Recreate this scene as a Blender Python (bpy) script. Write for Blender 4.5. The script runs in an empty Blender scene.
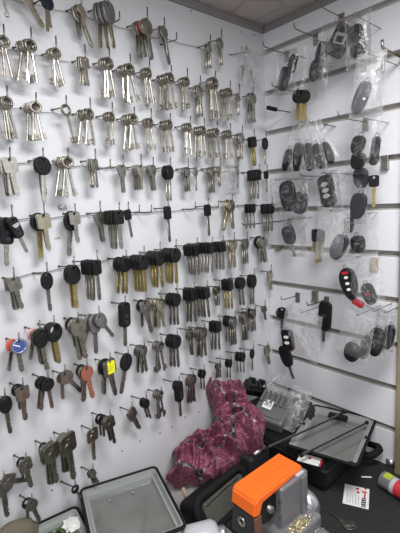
import bpy, bmesh, math, random
from mathutils import Vector, Matrix, noise
random.seed(7)
COL = bpy.context.scene.collection
PI = math.pi
# ------------------------------------------------------------------ camera
F = 402.844
RX = Vector((0.75334948, -0.65559844, -0.05152897))
RY = Vector((0.13928943, 0.08249615, 0.98680942))
RZ = Vector((0.64269978, 0.75058981, -0.15346637))      # forward
CAM = Vector((-0.8633, -0.7145, 1.37))
ZD = 0.75                                               # bench top
CEIL = 1.804

def ray(px, py):
    return RX*((px-200)/F) - RY*((py-266.5)/F) + RZ
def on_y(px, py, y):
    d = ray(px, py); return CAM + d*((y-CAM.y)/d.y)
def on_x(px, py, x):
    d = ray(px, py); return CAM + d*((x-CAM.x)/d.x)
def on_z(px, py, z):
    d = ray(px, py); return CAM + d*((z-CAM.z)/d.z)
def proj(p):
    d = p-CAM; w = d.dot(RZ)
    return 200+F*d.dot(RX)/w, 266.5-F*d.dot(RY)/w, w
def depth(p): return (p-CAM).dot(RZ)

cam = bpy.data.cameras.new('camera'); co = bpy.data.objects.new('camera', cam); COL.objects.link(co)
cam.sensor_fit = 'HORIZONTAL'; cam.sensor_width = 36; cam.lens = F/400*36; cam.clip_start = .01
M = Matrix.Identity(4)
for i in range(3):
    M[i][0], M[i][1], M[i][2], M[i][3] = RX[i], RY[i], -RZ[i], CAM[i]
co.matrix_world = M
bpy.context.scene.camera = co

# --------------------------------------------------------------- materials
def mat(name, col, rough=.5, metal=0, bump=0, bscale=200, var=0, vscale=30, spec=None, emis=None, coat=0, trans=0, alpha=1):
    m = bpy.data.materials.new(name); m.use_nodes = True
    nt = m.node_tree; b = nt.nodes['Principled BSDF']
    b.inputs['Base Color'].default_value = (*col, 1); b.inputs['Roughness'].default_value = rough
    b.inputs['Metallic'].default_value = metal
    if spec is not None: b.inputs['Specular IOR Level'].default_value = spec
    if coat: b.inputs['Coat Weight'].default_value = coat
    if trans: b.inputs['Transmission Weight'].default_value = trans
    b.inputs['Alpha'].default_value = alpha
    tc = nt.nodes.new('ShaderNodeTexCoord')
    if var:
        n = nt.nodes.new('ShaderNodeTexNoise'); n.inputs['Scale'].default_value = vscale; n.inputs['Detail'].default_value = 5
        nt.links.new(tc.outputs['Object'], n.inputs['Vector'])
        r = nt.nodes.new('ShaderNodeMix'); r.data_type = 'RGBA'
        r.inputs[6].default_value = (*[c*(1-var) for c in col], 1); r.inputs[7].default_value = (*[min(1, c*(1+var*.6)) for c in col], 1)
        mp = nt.nodes.new('ShaderNodeMapRange'); mp.inputs[1].default_value = .3; mp.inputs[2].default_value = .7
        nt.links.new(n.outputs['Fac'], mp.inputs[0]); nt.links.new(mp.outputs[0], r.inputs[0])
        nt.links.new(r.outputs[2], b.inputs['Base Color'])
    if bump:
        n2 = nt.nodes.new('ShaderNodeTexNoise'); n2.inputs['Scale'].default_value = bscale; n2.inputs['Detail'].default_value = 3
        nt.links.new(tc.outputs['Object'], n2.inputs['Vector'])
        bp = nt.nodes.new('ShaderNodeBump'); bp.inputs['Strength'].default_value = bump; bp.inputs['Distance'].default_value = .002
        nt.links.new(n2.outputs['Fac'], bp.inputs['Height']); nt.links.new(bp.outputs[0], b.inputs['Normal'])
    return m

def plastic_film(name, haze=.16, tint=(.93, .94, .95), scale=60, strength=.8, rough=.14, crease=.4, gloss=.32):
    m = bpy.data.materials.new(name); m.use_nodes = True; nt = m.node_tree
    for n in list(nt.nodes):
        if n.type != 'OUTPUT_MATERIAL': nt.nodes.remove(n)
    out = [n for n in nt.nodes if n.type == 'OUTPUT_MATERIAL'][0]
    tr = nt.nodes.new('ShaderNodeBsdfTransparent'); tr.inputs[0].default_value = (*tint, 1)
    gl = nt.nodes.new('ShaderNodeBsdfGlossy'); gl.inputs['Roughness'].default_value = rough
    df = nt.nodes.new('ShaderNodeBsdfDiffuse'); df.inputs[0].default_value = (.93, .94, .95, 1)
    tc = nt.nodes.new('ShaderNodeTexCoord')
    ns = nt.nodes.new('ShaderNodeTexNoise'); ns.inputs['Scale'].default_value = scale; ns.inputs['Detail'].default_value = 4
    nt.links.new(tc.outputs['Object'], ns.inputs['Vector'])
    bp = nt.nodes.new('ShaderNodeBump'); bp.inputs['Strength'].default_value = strength*.8; bp.inputs['Distance'].default_value = .005
    nt.links.new(ns.outputs['Fac'], bp.inputs['Height'])
    nt.links.new(bp.outputs[0], gl.inputs['Normal'])
    fr = nt.nodes.new('ShaderNodeFresnel'); fr.inputs[0].default_value = 1.5
    nt.links.new(bp.outputs[0], fr.inputs['Normal'])
    n4 = nt.nodes.new('ShaderNodeTexNoise'); n4.inputs['Scale'].default_value = scale*.6; n4.inputs['Detail'].default_value = 2; n4.inputs['Distortion'].default_value = 1.2
    nt.links.new(tc.outputs['Object'], n4.inputs['Vector'])
    rp = nt.nodes.new('ShaderNodeValToRGB'); e = rp.color_ramp.elements; e[0].position = .44; e[0].color = (haze,)*3+(1,); e[1].position = .56; e[1].color = (haze,)*3+(1,)
    k_ = e.new(.49); k_.color = (haze+.04,)*3+(1,); k_ = e.new(.5); k_.color = (crease,)*3+(1,); k_ = e.new(.51); k_.color = (haze+.04,)*3+(1,)
    nt.links.new(n4.outputs['Fac'], rp.inputs[0])
    m1 = nt.nodes.new('ShaderNodeMixShader'); nt.links.new(rp.outputs[0], m1.inputs[0])
    nt.links.new(tr.outputs[0], m1.inputs[1]); nt.links.new(df.outputs[0], m1.inputs[2])
    m2 = nt.nodes.new('ShaderNodeMixShader')
    mu = nt.nodes.new('ShaderNodeMath'); mu.operation = 'MULTIPLY_ADD'; mu.inputs[1].default_value = gloss; mu.inputs[2].default_value = .01
    nt.links.new(fr.outputs[0], mu.inputs[0]); nt.links.new(mu.outputs[0], m2.inputs[0])
    nt.links.new(m1.outputs[0], m2.inputs[1]); nt.links.new(gl.outputs[0], m2.inputs[2])
    nt.links.new(m2.outputs[0], out.inputs[0])
    return m

MT = dict(
    wall=mat('white_board', (.69, .70, .725), .45, bump=.05, bscale=60, var=.05, vscale=4),
    slat=mat('white_laminate', (.80, .81, .845), .3, var=.03, vscale=5),
    groove=mat('aluminium_groove', (.50, .48, .45), .45, .3),
    grooveback=mat('dark_gap', (.05, .045, .04), .7),
    ink=mat('black_ink', (.03, .03, .05), .6),
    nickel=mat('nickel', (.56, .54, .48), .3, 1, var=.25, vscale=90),
    steel=mat('dull_steel', (.42, .40, .36), .36, 1, var=.3, vscale=80),
    dark_steel=mat('tarnished_steel', (.30, .28, .25), .4, 1, var=.35, vscale=80),
    pale=mat('pale_brass', (.50, .46, .35), .33, 1, var=.2, vscale=80),
    brass=mat('brass', (.50, .42, .20), .35, 1, var=.25, vscale=80),
    copper=mat('copper_red', (.47, .17, .12), .4, .5),
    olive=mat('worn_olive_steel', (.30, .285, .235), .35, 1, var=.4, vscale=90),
    gun=mat('gunmetal', (.26, .25, .25), .42, .8, var=.2, vscale=60),
    black=mat('black_plastic', (.010, .010, .011), .42, var=.2, vscale=60, spec=.28),
    navy=mat('blue_black_plastic', (.014, .017, .030), .4, spec=.3),
    greyblue=mat('slate_grey_plastic', (.030, .032, .040), .45, spec=.3),
    rubber=mat('black_rubber', (.012, .012, .012), .8, spec=.2),
    wire=mat('wire_steel', (.20, .19, .175), .4, .9),
    cord=mat('dark_cord', (.10, .095, .09), .7),
    red=mat('red_plastic', (.62, .10, .06), .4), crimson=mat('crimson_plastic', (.40, .015, .03), .4), pink=mat('pink_plastic', (.75, .36, .36), .45),
    blue=mat('blue_enamel', (.06, .09, .28), .3), yellow=mat('yellow_plastic', (.85, .85, .03), .4),
    white=mat('white_plastic', (.82, .82, .80), .45),
    tag=mat('tan_card', (.42, .33, .23), .8),
    orange=mat('orange_plastic', (.95, .16, .012), .4, bump=.05, bscale=300),
    casting=mat('grey_painted_casting', (.22, .22, .235), .42, .35, bump=.15, bscale=250),
    silver=mat('bright_silver', (.62, .62, .64), .3, .9),
    greypaint=mat('light_grey_paint', (.50, .51, .54), .35),
    darkbox=mat('charcoal_plastic', (.028, .029, .031), .45, spec=.3, bump=.1, bscale=300),
    ribbed=mat('ribbed_grey_plastic', (.13, .135, .135), .4, bump=.05, bscale=300),
    case=mat('black_case', (.010, .010, .012), .6, spec=.25, bump=.2, bscale=400),
    mesh=mat('olive_mesh_cloth', (.10, .10, .08), .9, bump=.8, bscale=900, var=.5, vscale=700),
    mat=mat('speckled_black_mat', (.022, .021, .020), .92, bump=.7, bscale=500, var=.6, vscale=450),
    bench=mat('grey_worktop', (.33, .32, .31), .55, var=.25, vscale=18),
    clear=mat('smoky_clear_plastic', (.165, .175, .16), .12, var=.12, vscale=25, coat=.3),
    rim=mat('grey_rim_plastic', (.29, .305, .29), .2, coat=.3),
    pcb=mat('green_circuit_board', (.06, .13, .03), .5, var=.7, vscale=120),
    beige=mat('beige_cloth', (.15, .13, .09), .85, bump=.3, bscale=200),
    shav=mat('brass_shavings', (.75, .66, .40), .4, .7),
    post=mat('olive_wood_post', (.30, .26, .15), .6, var=.35, vscale=12),
    film=plastic_film('clear_bag_film', .018, (.985, .985, .99), scale=38, strength=.9, crease=.16),
    film2=plastic_film('milky_bag_film', .10, (.985, .985, .985), scale=40, strength=.9, crease=.34, rough=.2),
    strand=plastic_film('crinkled_film', .06, (.98, .98, .985), scale=60, strength=1.0, crease=.45, rough=.16),
)
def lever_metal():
    m = mat('shaded_old_nickel', (.60, .57, .50), .3, 1, var=.3, vscale=90); nt = m.node_tree; b_ = nt.nodes['Principled BSDF']
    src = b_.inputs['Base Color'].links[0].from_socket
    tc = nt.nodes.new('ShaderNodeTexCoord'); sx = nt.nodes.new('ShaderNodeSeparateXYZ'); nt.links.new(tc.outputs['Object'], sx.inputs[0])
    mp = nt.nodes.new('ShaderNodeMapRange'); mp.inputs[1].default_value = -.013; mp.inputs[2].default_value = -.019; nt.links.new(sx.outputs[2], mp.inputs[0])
    mx = nt.nodes.new('ShaderNodeMix'); mx.data_type = 'RGBA'; mx.inputs[6].default_value = (.37, .345, .29, 1)  # bow tinted darker: patina plus occlusion-like shade put into the colour
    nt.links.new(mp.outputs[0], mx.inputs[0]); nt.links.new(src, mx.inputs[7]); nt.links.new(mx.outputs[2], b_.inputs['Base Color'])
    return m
MT['shaded_old_nickel'] = lever_metal()
def floor_mat():
    return mat('dark_floor', (.12, .11, .10), .6, var=.3, vscale=6)
def ceiling_mat():
    m = bpy.data.materials.new('patterned_ceiling_tile'); m.use_nodes = True; nt = m.node_tree; b = nt.nodes['Principled BSDF']
    tc = nt.nodes.new('ShaderNodeTexCoord'); mp = nt.nodes.new('ShaderNodeMapping'); mp.inputs['Rotation'].default_value = (0, 0, .35)
    nt.links.new(tc.outputs['Object'], mp.inputs[0])
    v = nt.nodes.new('ShaderNodeTexVoronoi'); v.feature = 'DISTANCE_TO_EDGE'; v.inputs['Scale'].default_value = 11; v.inputs['Randomness'].default_value = .35
    nt.links.new(mp.outputs[0], v.inputs['Vector'])
    n = nt.nodes.new('ShaderNodeTexNoise'); n.inputs['Scale'].default_value = 14
    nt.links.new(mp.outputs[0], n.inputs['Vector'])
    cr = nt.nodes.new('ShaderNodeValToRGB'); cr.color_ramp.elements[0].position = .0; cr.color_ramp.elements[0].color = (.40, .36, .33, 1)
    cr.color_ramp.elements[1].position = .07; cr.color_ramp.elements[1].color = (.56, .50, .46, 1)
    nt.links.new(v.outputs['Distance'], cr.inputs[0])
    mx = nt.nodes.new('ShaderNodeMix'); mx.data_type = 'RGBA'; mx.blend_type = 'MULTIPLY'; mx.inputs[0].default_value = .35
    nt.links.new(cr.outputs[0], mx.inputs[6]); nt.links.new(n.outputs['Color'], mx.inputs[7]); nt.links.new(mx.outputs[2], b.inputs['Base Color'])
    b.inputs['Roughness'].default_value = .5
    return m
def cloth_mat():
    m = bpy.data.materials.new('magenta_cloth'); m.use_nodes = True; nt = m.node_tree; b = nt.nodes['Principled BSDF']
    at = nt.nodes.new('ShaderNodeAttribute'); at.attribute_name = 'weave'
    n = nt.nodes.new('ShaderNodeTexNoise'); n.inputs['Scale'].default_value = 220; n.inputs['Detail'].default_value = 3
    tc = nt.nodes.new('ShaderNodeTexCoord'); nt.links.new(tc.outputs['Object'], n.inputs['Vector'])
    r = nt.nodes.new('ShaderNodeValToRGB'); e = r.color_ramp.elements
    e[0].position = .38; e[0].color = (.15, .030, .058, 1); e[1].position = .66; e[1].color = (.37, .125, .185, 1)
    nt.links.new(n.outputs['Fac'], r.inputs[0])
    mx = nt.nodes.new('ShaderNodeMix'); mx.data_type = 'RGBA'
    nt.links.new(at.outputs['Fac'], mx.inputs[0]); nt.links.new(r.outputs[0], mx.inputs[6]); 
    r2 = nt.nodes.new('ShaderNodeValToRGB'); r2.color_ramp.elements[0].position = .47; r2.color_ramp.elements[0].color = (.02, .02, .025, 1)
    r2.color_ramp.elements[1].position = .62; r2.color_ramp.elements[1].color = (.5, .47, .48, 1)
    n3 = nt.nodes.new('ShaderNodeTexNoise'); n3.inputs['Scale'].default_value = 60; nt.links.new(tc.outputs['Object'], n3.inputs['Vector'])
    nt.links.new(n3.outputs['Fac'], r2.inputs[0]); nt.links.new(r2.outputs[0], mx.inputs[7])
    nt.links.new(mx.outputs[2], b.inputs['Base Color']); b.inputs['Roughness'].default_value = .75
    bp = nt.nodes.new('ShaderNodeBump'); bp.inputs['Strength'].default_value = .5; bp.inputs['Distance'].default_value = .003
    nt.links.new(n.outputs['Fac'], bp.inputs['Height']); nt.links.new(bp.outputs[0], b.inputs['Normal'])
    return m

# ------------------------------------------------------------ mesh helpers
def link(name, me, m, parent=None, loc=None, rot=None, smooth=False):
    o = bpy.data.objects.new(name, me); COL.objects.link(o)
    if m is not None and not me.materials: me.materials.append(m)
    if parent is not None: o.parent = parent
    if loc is not None: o.location = loc
    if rot is not None: o.rotation_euler = rot
    return o
def mesh_of(bm, name='mesh', m=None, smooth=False):
    me = bpy.data.meshes.new(name); bmesh.ops.recalc_face_normals(bm, faces=bm.faces[:]); bm.to_mesh(me); bm.free()
    if m is not None: me.materials.append(m)
    if smooth:
        for p in me.polygons: p.use_smooth = True
    return me
def part(name, bm, m, parent=None, loc=None, rot=None, smooth=False):
    return link(name, mesh_of(bm, name, m, smooth), m, parent, loc, rot)
def empty(name, loc=(0, 0, 0), rot=(0, 0, 0)):
    o = bpy.data.objects.new(name, None); COL.objects.link(o); o.empty_display_size = .01
    o.location = loc; o.rotation_euler = rot; return o
def tag(o, label, cat, group=None, kind=None):
    if label: o['label'] = label
    if cat: o['category'] = cat
    if group: o['group'] = group
    if kind: o['kind'] = kind
    return o
def B(): return bmesh.new()
def box(bm, c, s, bevel=0, mtx=None, seg=2):
    t = bmesh.new(); bmesh.ops.create_cube(t, size=1)
    for v in t.verts: v.co = Vector((v.co.x*s[0], v.co.y*s[1], v.co.z*s[2]))
    if bevel: bmesh.ops.bevel(t, geom=t.edges[:], offset=bevel, segments=seg, affect='EDGES', profile=.5)
    for v in t.verts:
        v.co += Vector(c)
        if mtx is not None: v.co = mtx @ v.co
    merge(bm, t)
def merge(bm, t):
    me = bpy.data.meshes.new('tmp'); t.to_mesh(me); t.free(); bm.from_mesh(me); bpy.data.meshes.remove(me)
def tube(bm, pts, r, n=8, caps=True):
    pts = [Vector(p) for p in pts]; rings = []
    rr = r if isinstance(r, (list, tuple)) else [r]*len(pts)
    prev = None
    for i, p in enumerate(pts):
        t = (pts[min(i+1, len(pts)-1)]-pts[max(i-1, 0)]).normalized()
        if prev is None:
            a = t.orthogonal().normalized()
        else:
            a = (prev - t*prev.dot(t)).normalized()
        prev = a; b = t.cross(a)
        rings.append([bm.verts.new(p+(a*math.cos(2*PI*k/n)+b*math.sin(2*PI*k/n))*rr[i]) for k in range(n)])
    for A, C in zip(rings, rings[1:]):
        for k in range(n): bm.faces.new((A[k], A[(k+1) % n], C[(k+1) % n], C[k]))
    if caps:
        bm.faces.new(rings[0][::-1]); bm.faces.new(rings[-1])
def torus(bm, c, R, r, axis='y', n=28, k=8, sx=1, sz=1):
    vs = []
    for i in range(n):
        a = 2*PI*i/n; row = []
        for j in range(k):
            b = 2*PI*j/k; q = R+r*math.cos(b)
            x, z, y = q*math.cos(a)*sx, q*math.sin(a)*sz, r*math.sin(b)
            row.append(bm.verts.new(Vector(c)+(Vector((x, y, z)) if axis == 'y' else Vector((x, z, y)))))
        vs.append(row)
    for i in range(n):
        for j in range(k):
            bm.faces.new((vs[i][j], vs[(i+1) % n][j], vs[(i+1) % n][(j+1) % k], vs[i][(j+1) % k]))
def ell(cx, cz, rx, rz, n=28): return [(cx+rx*math.cos(2*PI*i/n), cz+rz*math.sin(2*PI*i/n)) for i in range(n)]
def rrect(cx, cz, w, h, r, n=5):
    o = []
    for sx, sz, a0 in ((1, 1, 0), (-1, 1, 90), (-1, -1, 180), (1, -1, 270)):
        for i in range(n+1):
            a = math.radians(a0+90*i/n); o.append((cx+sx*(w/2-r)+r*math.cos(a), cz+sz*(h/2-r)+r*math.sin(a)))
    return o
def plate(bm, loops, thick, bevel=0, y0=0):
    """filled outline (holes allowed) in the x-z plane, extruded along y"""
    cu = bpy.data.curves.new('tmp', 'CURVE'); cu.dimensions = '2D'; cu.fill_mode = 'BOTH'
    cu.extrude = max(thick/2-bevel, 1e-5); cu.bevel_depth = bevel; cu.bevel_resolution = 2
    if bevel: cu.offset = -bevel
    for lp in loops:
        s = cu.splines.new('POLY'); s.points.add(len(lp)-1); s.use_cyclic_u = True
        for pt, (x, z) in zip(s.points, lp): pt.co = (x, z, 0, 1)
    o = bpy.data.objects.new('tmp', cu); COL.objects.link(o)
    dg = bpy.context.evaluated_depsgraph_get(); dg.update()
    me = bpy.data.meshes.new_from_object(o.evaluated_get(dg))
    bpy.data.objects.remove(o); bpy.data.curves.remove(cu)
    t = bmesh.new(); t.from_mesh(me); bpy.data.meshes.remove(me)
    bmesh.ops.remove_doubles(t, verts=t.verts[:], dist=1e-6)
    for v in t.verts: v.co = Vector((v.co.x, -v.co.z+y0, v.co.y))
    merge(bm, t)
def quadframe(p0, pu, pv):
    """matrix with x along p0->pu, y towards p0->pv, z = normal"""
    u = (pu-p0).normalized(); n = u.cross(pv-p0).normalized(); v = n.cross(u)
    return Matrix(((u.x, v.x, n.x, p0.x), (u.y, v.y, n.y, p0.y), (u.z, v.z, n.z, p0.z), (0, 0, 0, 1)))

# ----------------------------------------------------------------- setting
def struct(name, bm, m): 
    o = part(name, bm, m); o['kind'] = 'structure'; return o
b = B(); box(b, (-.9, -.9, -.02), (1.9, 1.9, .04)); struct('floor', b, floor_mat())
b = B(); box(b, (-.9, -.9, CEIL+.02), (1.9, 1.9, .04)); struct('ceiling', b, ceiling_mat())
b = B(); box(b, (-.9, .02, CEIL/2), (1.88, .04, CEIL)); wl = struct('wall_left', b, MT['wall'])
# slat wall: back board plus laminate panels, 10 cm pitch
b = B(); box(b, (.035, -.9, CEIL/2), (.03, 1.84, CEIL)); wr = struct('wall_right', b, MT['grooveback'])
zt = 1.37+.373363
edges = [zt-k*.1 for k in range(0, 16)]
YP = -.352
GH = .0125
tops = [CEIL]+[e-GH/2 for e in edges]; bots = [e+GH/2 for e in edges]+[0.0]
for t_, b_ in zip(tops, bots):
    if t_-b_ < .005: continue
    b = B(); box(b, (.010, YP/2, (t_+b_)/2), (.02, -YP, t_-b_), .0012); part('slat_panel', b, MT['slat'], wr)
for e in edges:
    b = B(); box(b, (.011, YP/2, e-GH/2+.0016), (.020, -YP, .0032)); box(b, (.017, YP/2, e+.0005), (.002, -YP, GH))
    part('groove_strip', b, MT['groove'], wr)
b = B(); box(b, (.008, YP-.004, CEIL/2), (.016, .007, CEIL)); struct('trim_1', b, MT['grooveback'])
b = B(); box(b, (.001, YP-.035, CEIL/2), (.042, .054, CEIL), .002); struct('trim_2', b, MT['post'])
b = B(); box(b, (.01, -1.12, CEIL/2), (.02, 1.4, CEIL)); struct('wall_right', b, MT['slat'])
cornice = mat('grey_cornice', (.25, .23, .23), .6)
b = B(); box(b, (-.9, -.004, CEIL-.008), (1.8, .008, .016), .002); struct('trim_3', b, cornice)
b = B(); box(b, (-.004, -.9, CEIL-.008), (.008, 1.78, .016), .002); struct('trim_4', b, cornice)

# nail holes and handwriting on the white board
for px, py in ((185, 6), (191, 11), (212, 18), (215, 19), (229, 21), (241, 28), (246, 29), (241, 32), (254, 35), (276, 3), (199, 412), (185, 417), (172, 427), (160, 433), (64, 452), (140, 441), (52, 490), (122, 451), (61, 209), (205, 430)):
    p = on_y(px, py, 0)
    if p.z > CEIL-.02 or p.x > -.005: continue
    b = B(); plate(b, [ell(p.x, p.z, .0016, .0014, 10)], .001, 0, -.0005); part('nail_hole', b, MT['ink'], wl)
def ink(strokes):
    b = B()
    for st in strokes:
        tube(b, [on_y(x, y, -.0004) for x, y in st], .0006, 5)
    part('handwriting', b, MT['ink'], wl)
ink([[(58, 205), (59.3, 211)], [(61, 204), (58.8, 208), (62.5, 211)], [(63, 207.5), (63.8, 210.5)], [(64.2, 211), (65.3, 204.5), (67, 210.5)], [(64.6, 208.6), (66.8, 207.6)]])
ink([[(54.5, 238.5), (57, 239), (57.8, 237.6), (60.5, 238.8)]])

# -------------------------------------------------------------- key meshes
def blade(bm, z0, z1, w, th=.0022, seed=0, cut=True):
    rnd = random.Random(seed); n = 9; L = z0-z1
    left = [(-w/2, z0), (-w/2, z1+w*.45), (-w*.18, z1)]
    right = [(w*.22, z1), (w*.42, z1+w*.35)]
    for i in range(n):
        z = z1+w*.4+(L*.72)*(i+.5)/n
        right.append((w/2-(rnd.random()*w*.34 if cut and i % 2 else .02*w), z))
    right.append((w/2, z0))
    plate(bm, [left+right], th)
    g = w*.18
    box(bm, (-w*.12, -th/2-.0001, (z0+z1)/2+.002), (g, .0005, L*.84)); box(bm, (-w*.12, th/2+.0001, (z0+z1)/2+.002), (g, .0005, L*.84))
def m_lever(v):
    b = B(); rnd = random.Random(v)
    plate(b, [ell(0, -.0048, .0120, .0104), ell(0, -.0046, .0078, .0060)], .0036, .0009)
    tube(b, [(0, 0, -.0142), (0, 0, -.0175), (0, 0, -.064)], [.0034, .0025, .0025], 10)
    tube(b, [(0, 0, -.0195), (0, 0, -.0215)], .0031, 10)
    s = 1 if v % 2 else -1
    z = -.0565
    plate(b, [[(0, z+.0052), (s*.0088, z+.0052), (s*.0088, z+.0015), (s*.0052, z+.0015), (s*.0052, z-.0008), (s*.0088, z-.0008), (s*.0088, z-.0052), (s*.003, z-.0052), (s*.003, z-.0030), (0, z-.0030)]], .0019)
    return b
def m_flat(kind, v):
    b = B()
    if kind == 'fr': bow = ell(0, -.0088, .0122, .0120)
    elif kind == 'fs': bow = rrect(0, -.0088, .0235, .0230, .0040)
    else: bow = [(-.0075, .003), (.0075, .003), (.0115, -.001), (.0115, -.010), (.008, -.019), (.0042, -.023), (-.0042, -.023), (-.008, -.019), (-.0115, -.010), (-.0115, -.001)]
    plate(b, [bow, ell(0, -.0013, .0027, .0025, 14)], .0021, .0004)
    blade(b, -.018, -.055, .0085 if v % 2 else .0076, .0019, v)
    if kind != 'fl': plate(b, [ell(0, -.0115, .0062, .0046, 18)], .0027)
    return b
def m_head(kind):
    b = B(); hole = ell(0, -.0012, .0028, .0026, 14)
    if kind == 'cs': lp = rrect(0, -.0090, .0220, .0265, .0050); em = ell(0, -.0125, .0062, .0055, 20)
    elif kind == 'cr': lp = ell(0, -.0100, .0150, .0146); em = ell(0, -.0130, .0075, .0060, 20)
    elif kind == 'co': lp = ell(0, -.0125, .0132, .0170); em = ell(0, -.0155, .0062, .0075, 20)
    elif kind == 'ch': lp = ell(0, -.0105, .0155, .0160); hole = ell(0, -.0060, .0085, .0073, 22); em = None
    elif kind == 'cg': lp = [(-.006, .005), (.006, .005), (.0135, .000), (.0150, -.010), (.0125, -.022), (.007, -.029), (-.007, -.029), (-.0125, -.022), (-.0150, -.010), (-.0135, .000)]; em = rrect(0, -.0155, .017, .007, .002)
    else: lp = rrect(0, -.0195, .0235, .047, .0085); em = None
    th = .0066 if kind != 'cf' else .0110
    plate(b, [lp, hole], th, .0013)
    if em: plate(b, [em], th+.0010, .0003)
    return b
PROTO = {}
def proto(kind, v):
    k = (kind, v)
    if k not in PROTO:
        b = m_lever(v) if kind == 'lv' else m_flat(kind, v)
        PROTO[k] = mesh_of(b, 'key_mesh')
        if kind == 'lv':
            pass
    return PROTO[k]
MCACHE = {}
def with_mat(me, key, m):
    k = (key, m.name)
    if k not in MCACHE:
        c = me.copy(); c.materials.clear(); c.materials.append(m); MCACHE[k] = c
    return MCACHE[k]
HEAD = {k: mesh_of(m_head(k), 'key_head') for k in ('cs', 'cr', 'co', 'ch', 'cg', 'cf')}
TIPZ_ = dict(cs=.0685, cr=.0675, co=.072, ch=.0655, cg=.068, cf=.080)
def bl_mesh(kind, v):
    b = B(); z0 = {'cs': -.0210, 'cr': -.0235, 'co': -.0280, 'ch': -.0245, 'cg': -.027, 'cf': -.044}[kind]
    L = TIPZ_[kind]+z0
    blade(b, z0, z0-L, .0082, .0022, v, cut=v % 2)
    return mesh_of(b, 'key_blade')
BLADE = {(k, v): bl_mesh(k, v) for k in HEAD for v in (0, 1)}
TIPZ = dict(lv=.064, fr=.055, fs=.055, fl=.055, cs=.0685, cr=.0675, co=.072, ch=.0655, cg=.068, cf=.080)
b = B(); plate(b, [rrect(0, 0, .0085, .0075, .0025)], .0012, .0003); BTN = mesh_of(b, 'fob_button')

NAME = dict(lv='lever_key', fr='house_key', fs='house_key', fl='house_key')
DESC = dict(lv='lever key with ring bow', fr='house key with round bow', fs='house key with square bow', fl='house key with tapered bow',
            cs='square-headed car key', cr='round-headed car key', co='oval-headed car key', ch='ring-headed car key', cg='wide-headed car key', cf='flip car key')
MCOL = dict(nickel='silver', shaded_old_nickel='silver', steel='dull silver', olive='dull silver', dark_steel='dark tarnished', pale='pale brass', brass='brass', copper='copper red', gun='gunmetal',
            black='black', navy='blue-black', greyblue='slate grey', red='red', pink='pink', wire='grey')

def one_key(kind, loc, rot, scale, head, bl, label, cat, group):
    """kind lv/fr/fs/fl: one mesh; car keys: head and blade under an empty"""
    v = random.randrange(4)
    if kind in NAME:
        o = link(NAME[kind], with_mat(proto(kind, v), (kind, v), MT[bl]), None)
    else:
        o = empty('car_key')
        link('key_head', with_mat(HEAD[kind], kind, MT[head]), None, o)
        link('key_blade', with_mat(BLADE[kind, v % 2], (kind, v % 2, 'b'), MT[bl]), None, o)
        if kind == 'cf':
            for zz in (-.022, -.033): link('button', with_mat(BTN, 'btn', MT['greyblue']), None, o, (0, -.0057, zz))
    o.location = loc; o.rotation_euler = rot; o.scale = (scale,)*3
    return tag(o, label, cat, group)

ORD = ['', 'first', 'second', 'third', 'fourth', 'fifth', 'sixth', 'seventh', 'eighth', 'ninth', 'tenth', 'eleventh', 'twelfth', 'thirteenth', 'fourteenth', 'fifteenth', 'sixteenth', 'seventeenth', 'eighteenth', 'nineteenth', 'twentieth', 'twenty-first']
ROW = ['', 'top', 'second', 'third', 'fourth', 'fifth', 'sixth', 'seventh', 'eighth', 'ninth', 'bottom']

def hook_mesh(P, d, rise=.014):
    """wire peg out of the wall to y=-d, last bit bent up; local origin at the wall"""
    b = B(); t = d+.004
    tube(b, [(0, .002, 0), (0, -t+.003, 0), (0, -t+.0008, .0008), (0, -t, .003), (.001, -t, rise)], .00125, 8)
    tube(b, [(0, .0, 0), (0, -.0012, 0)], .0021, 10)
    return b

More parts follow.
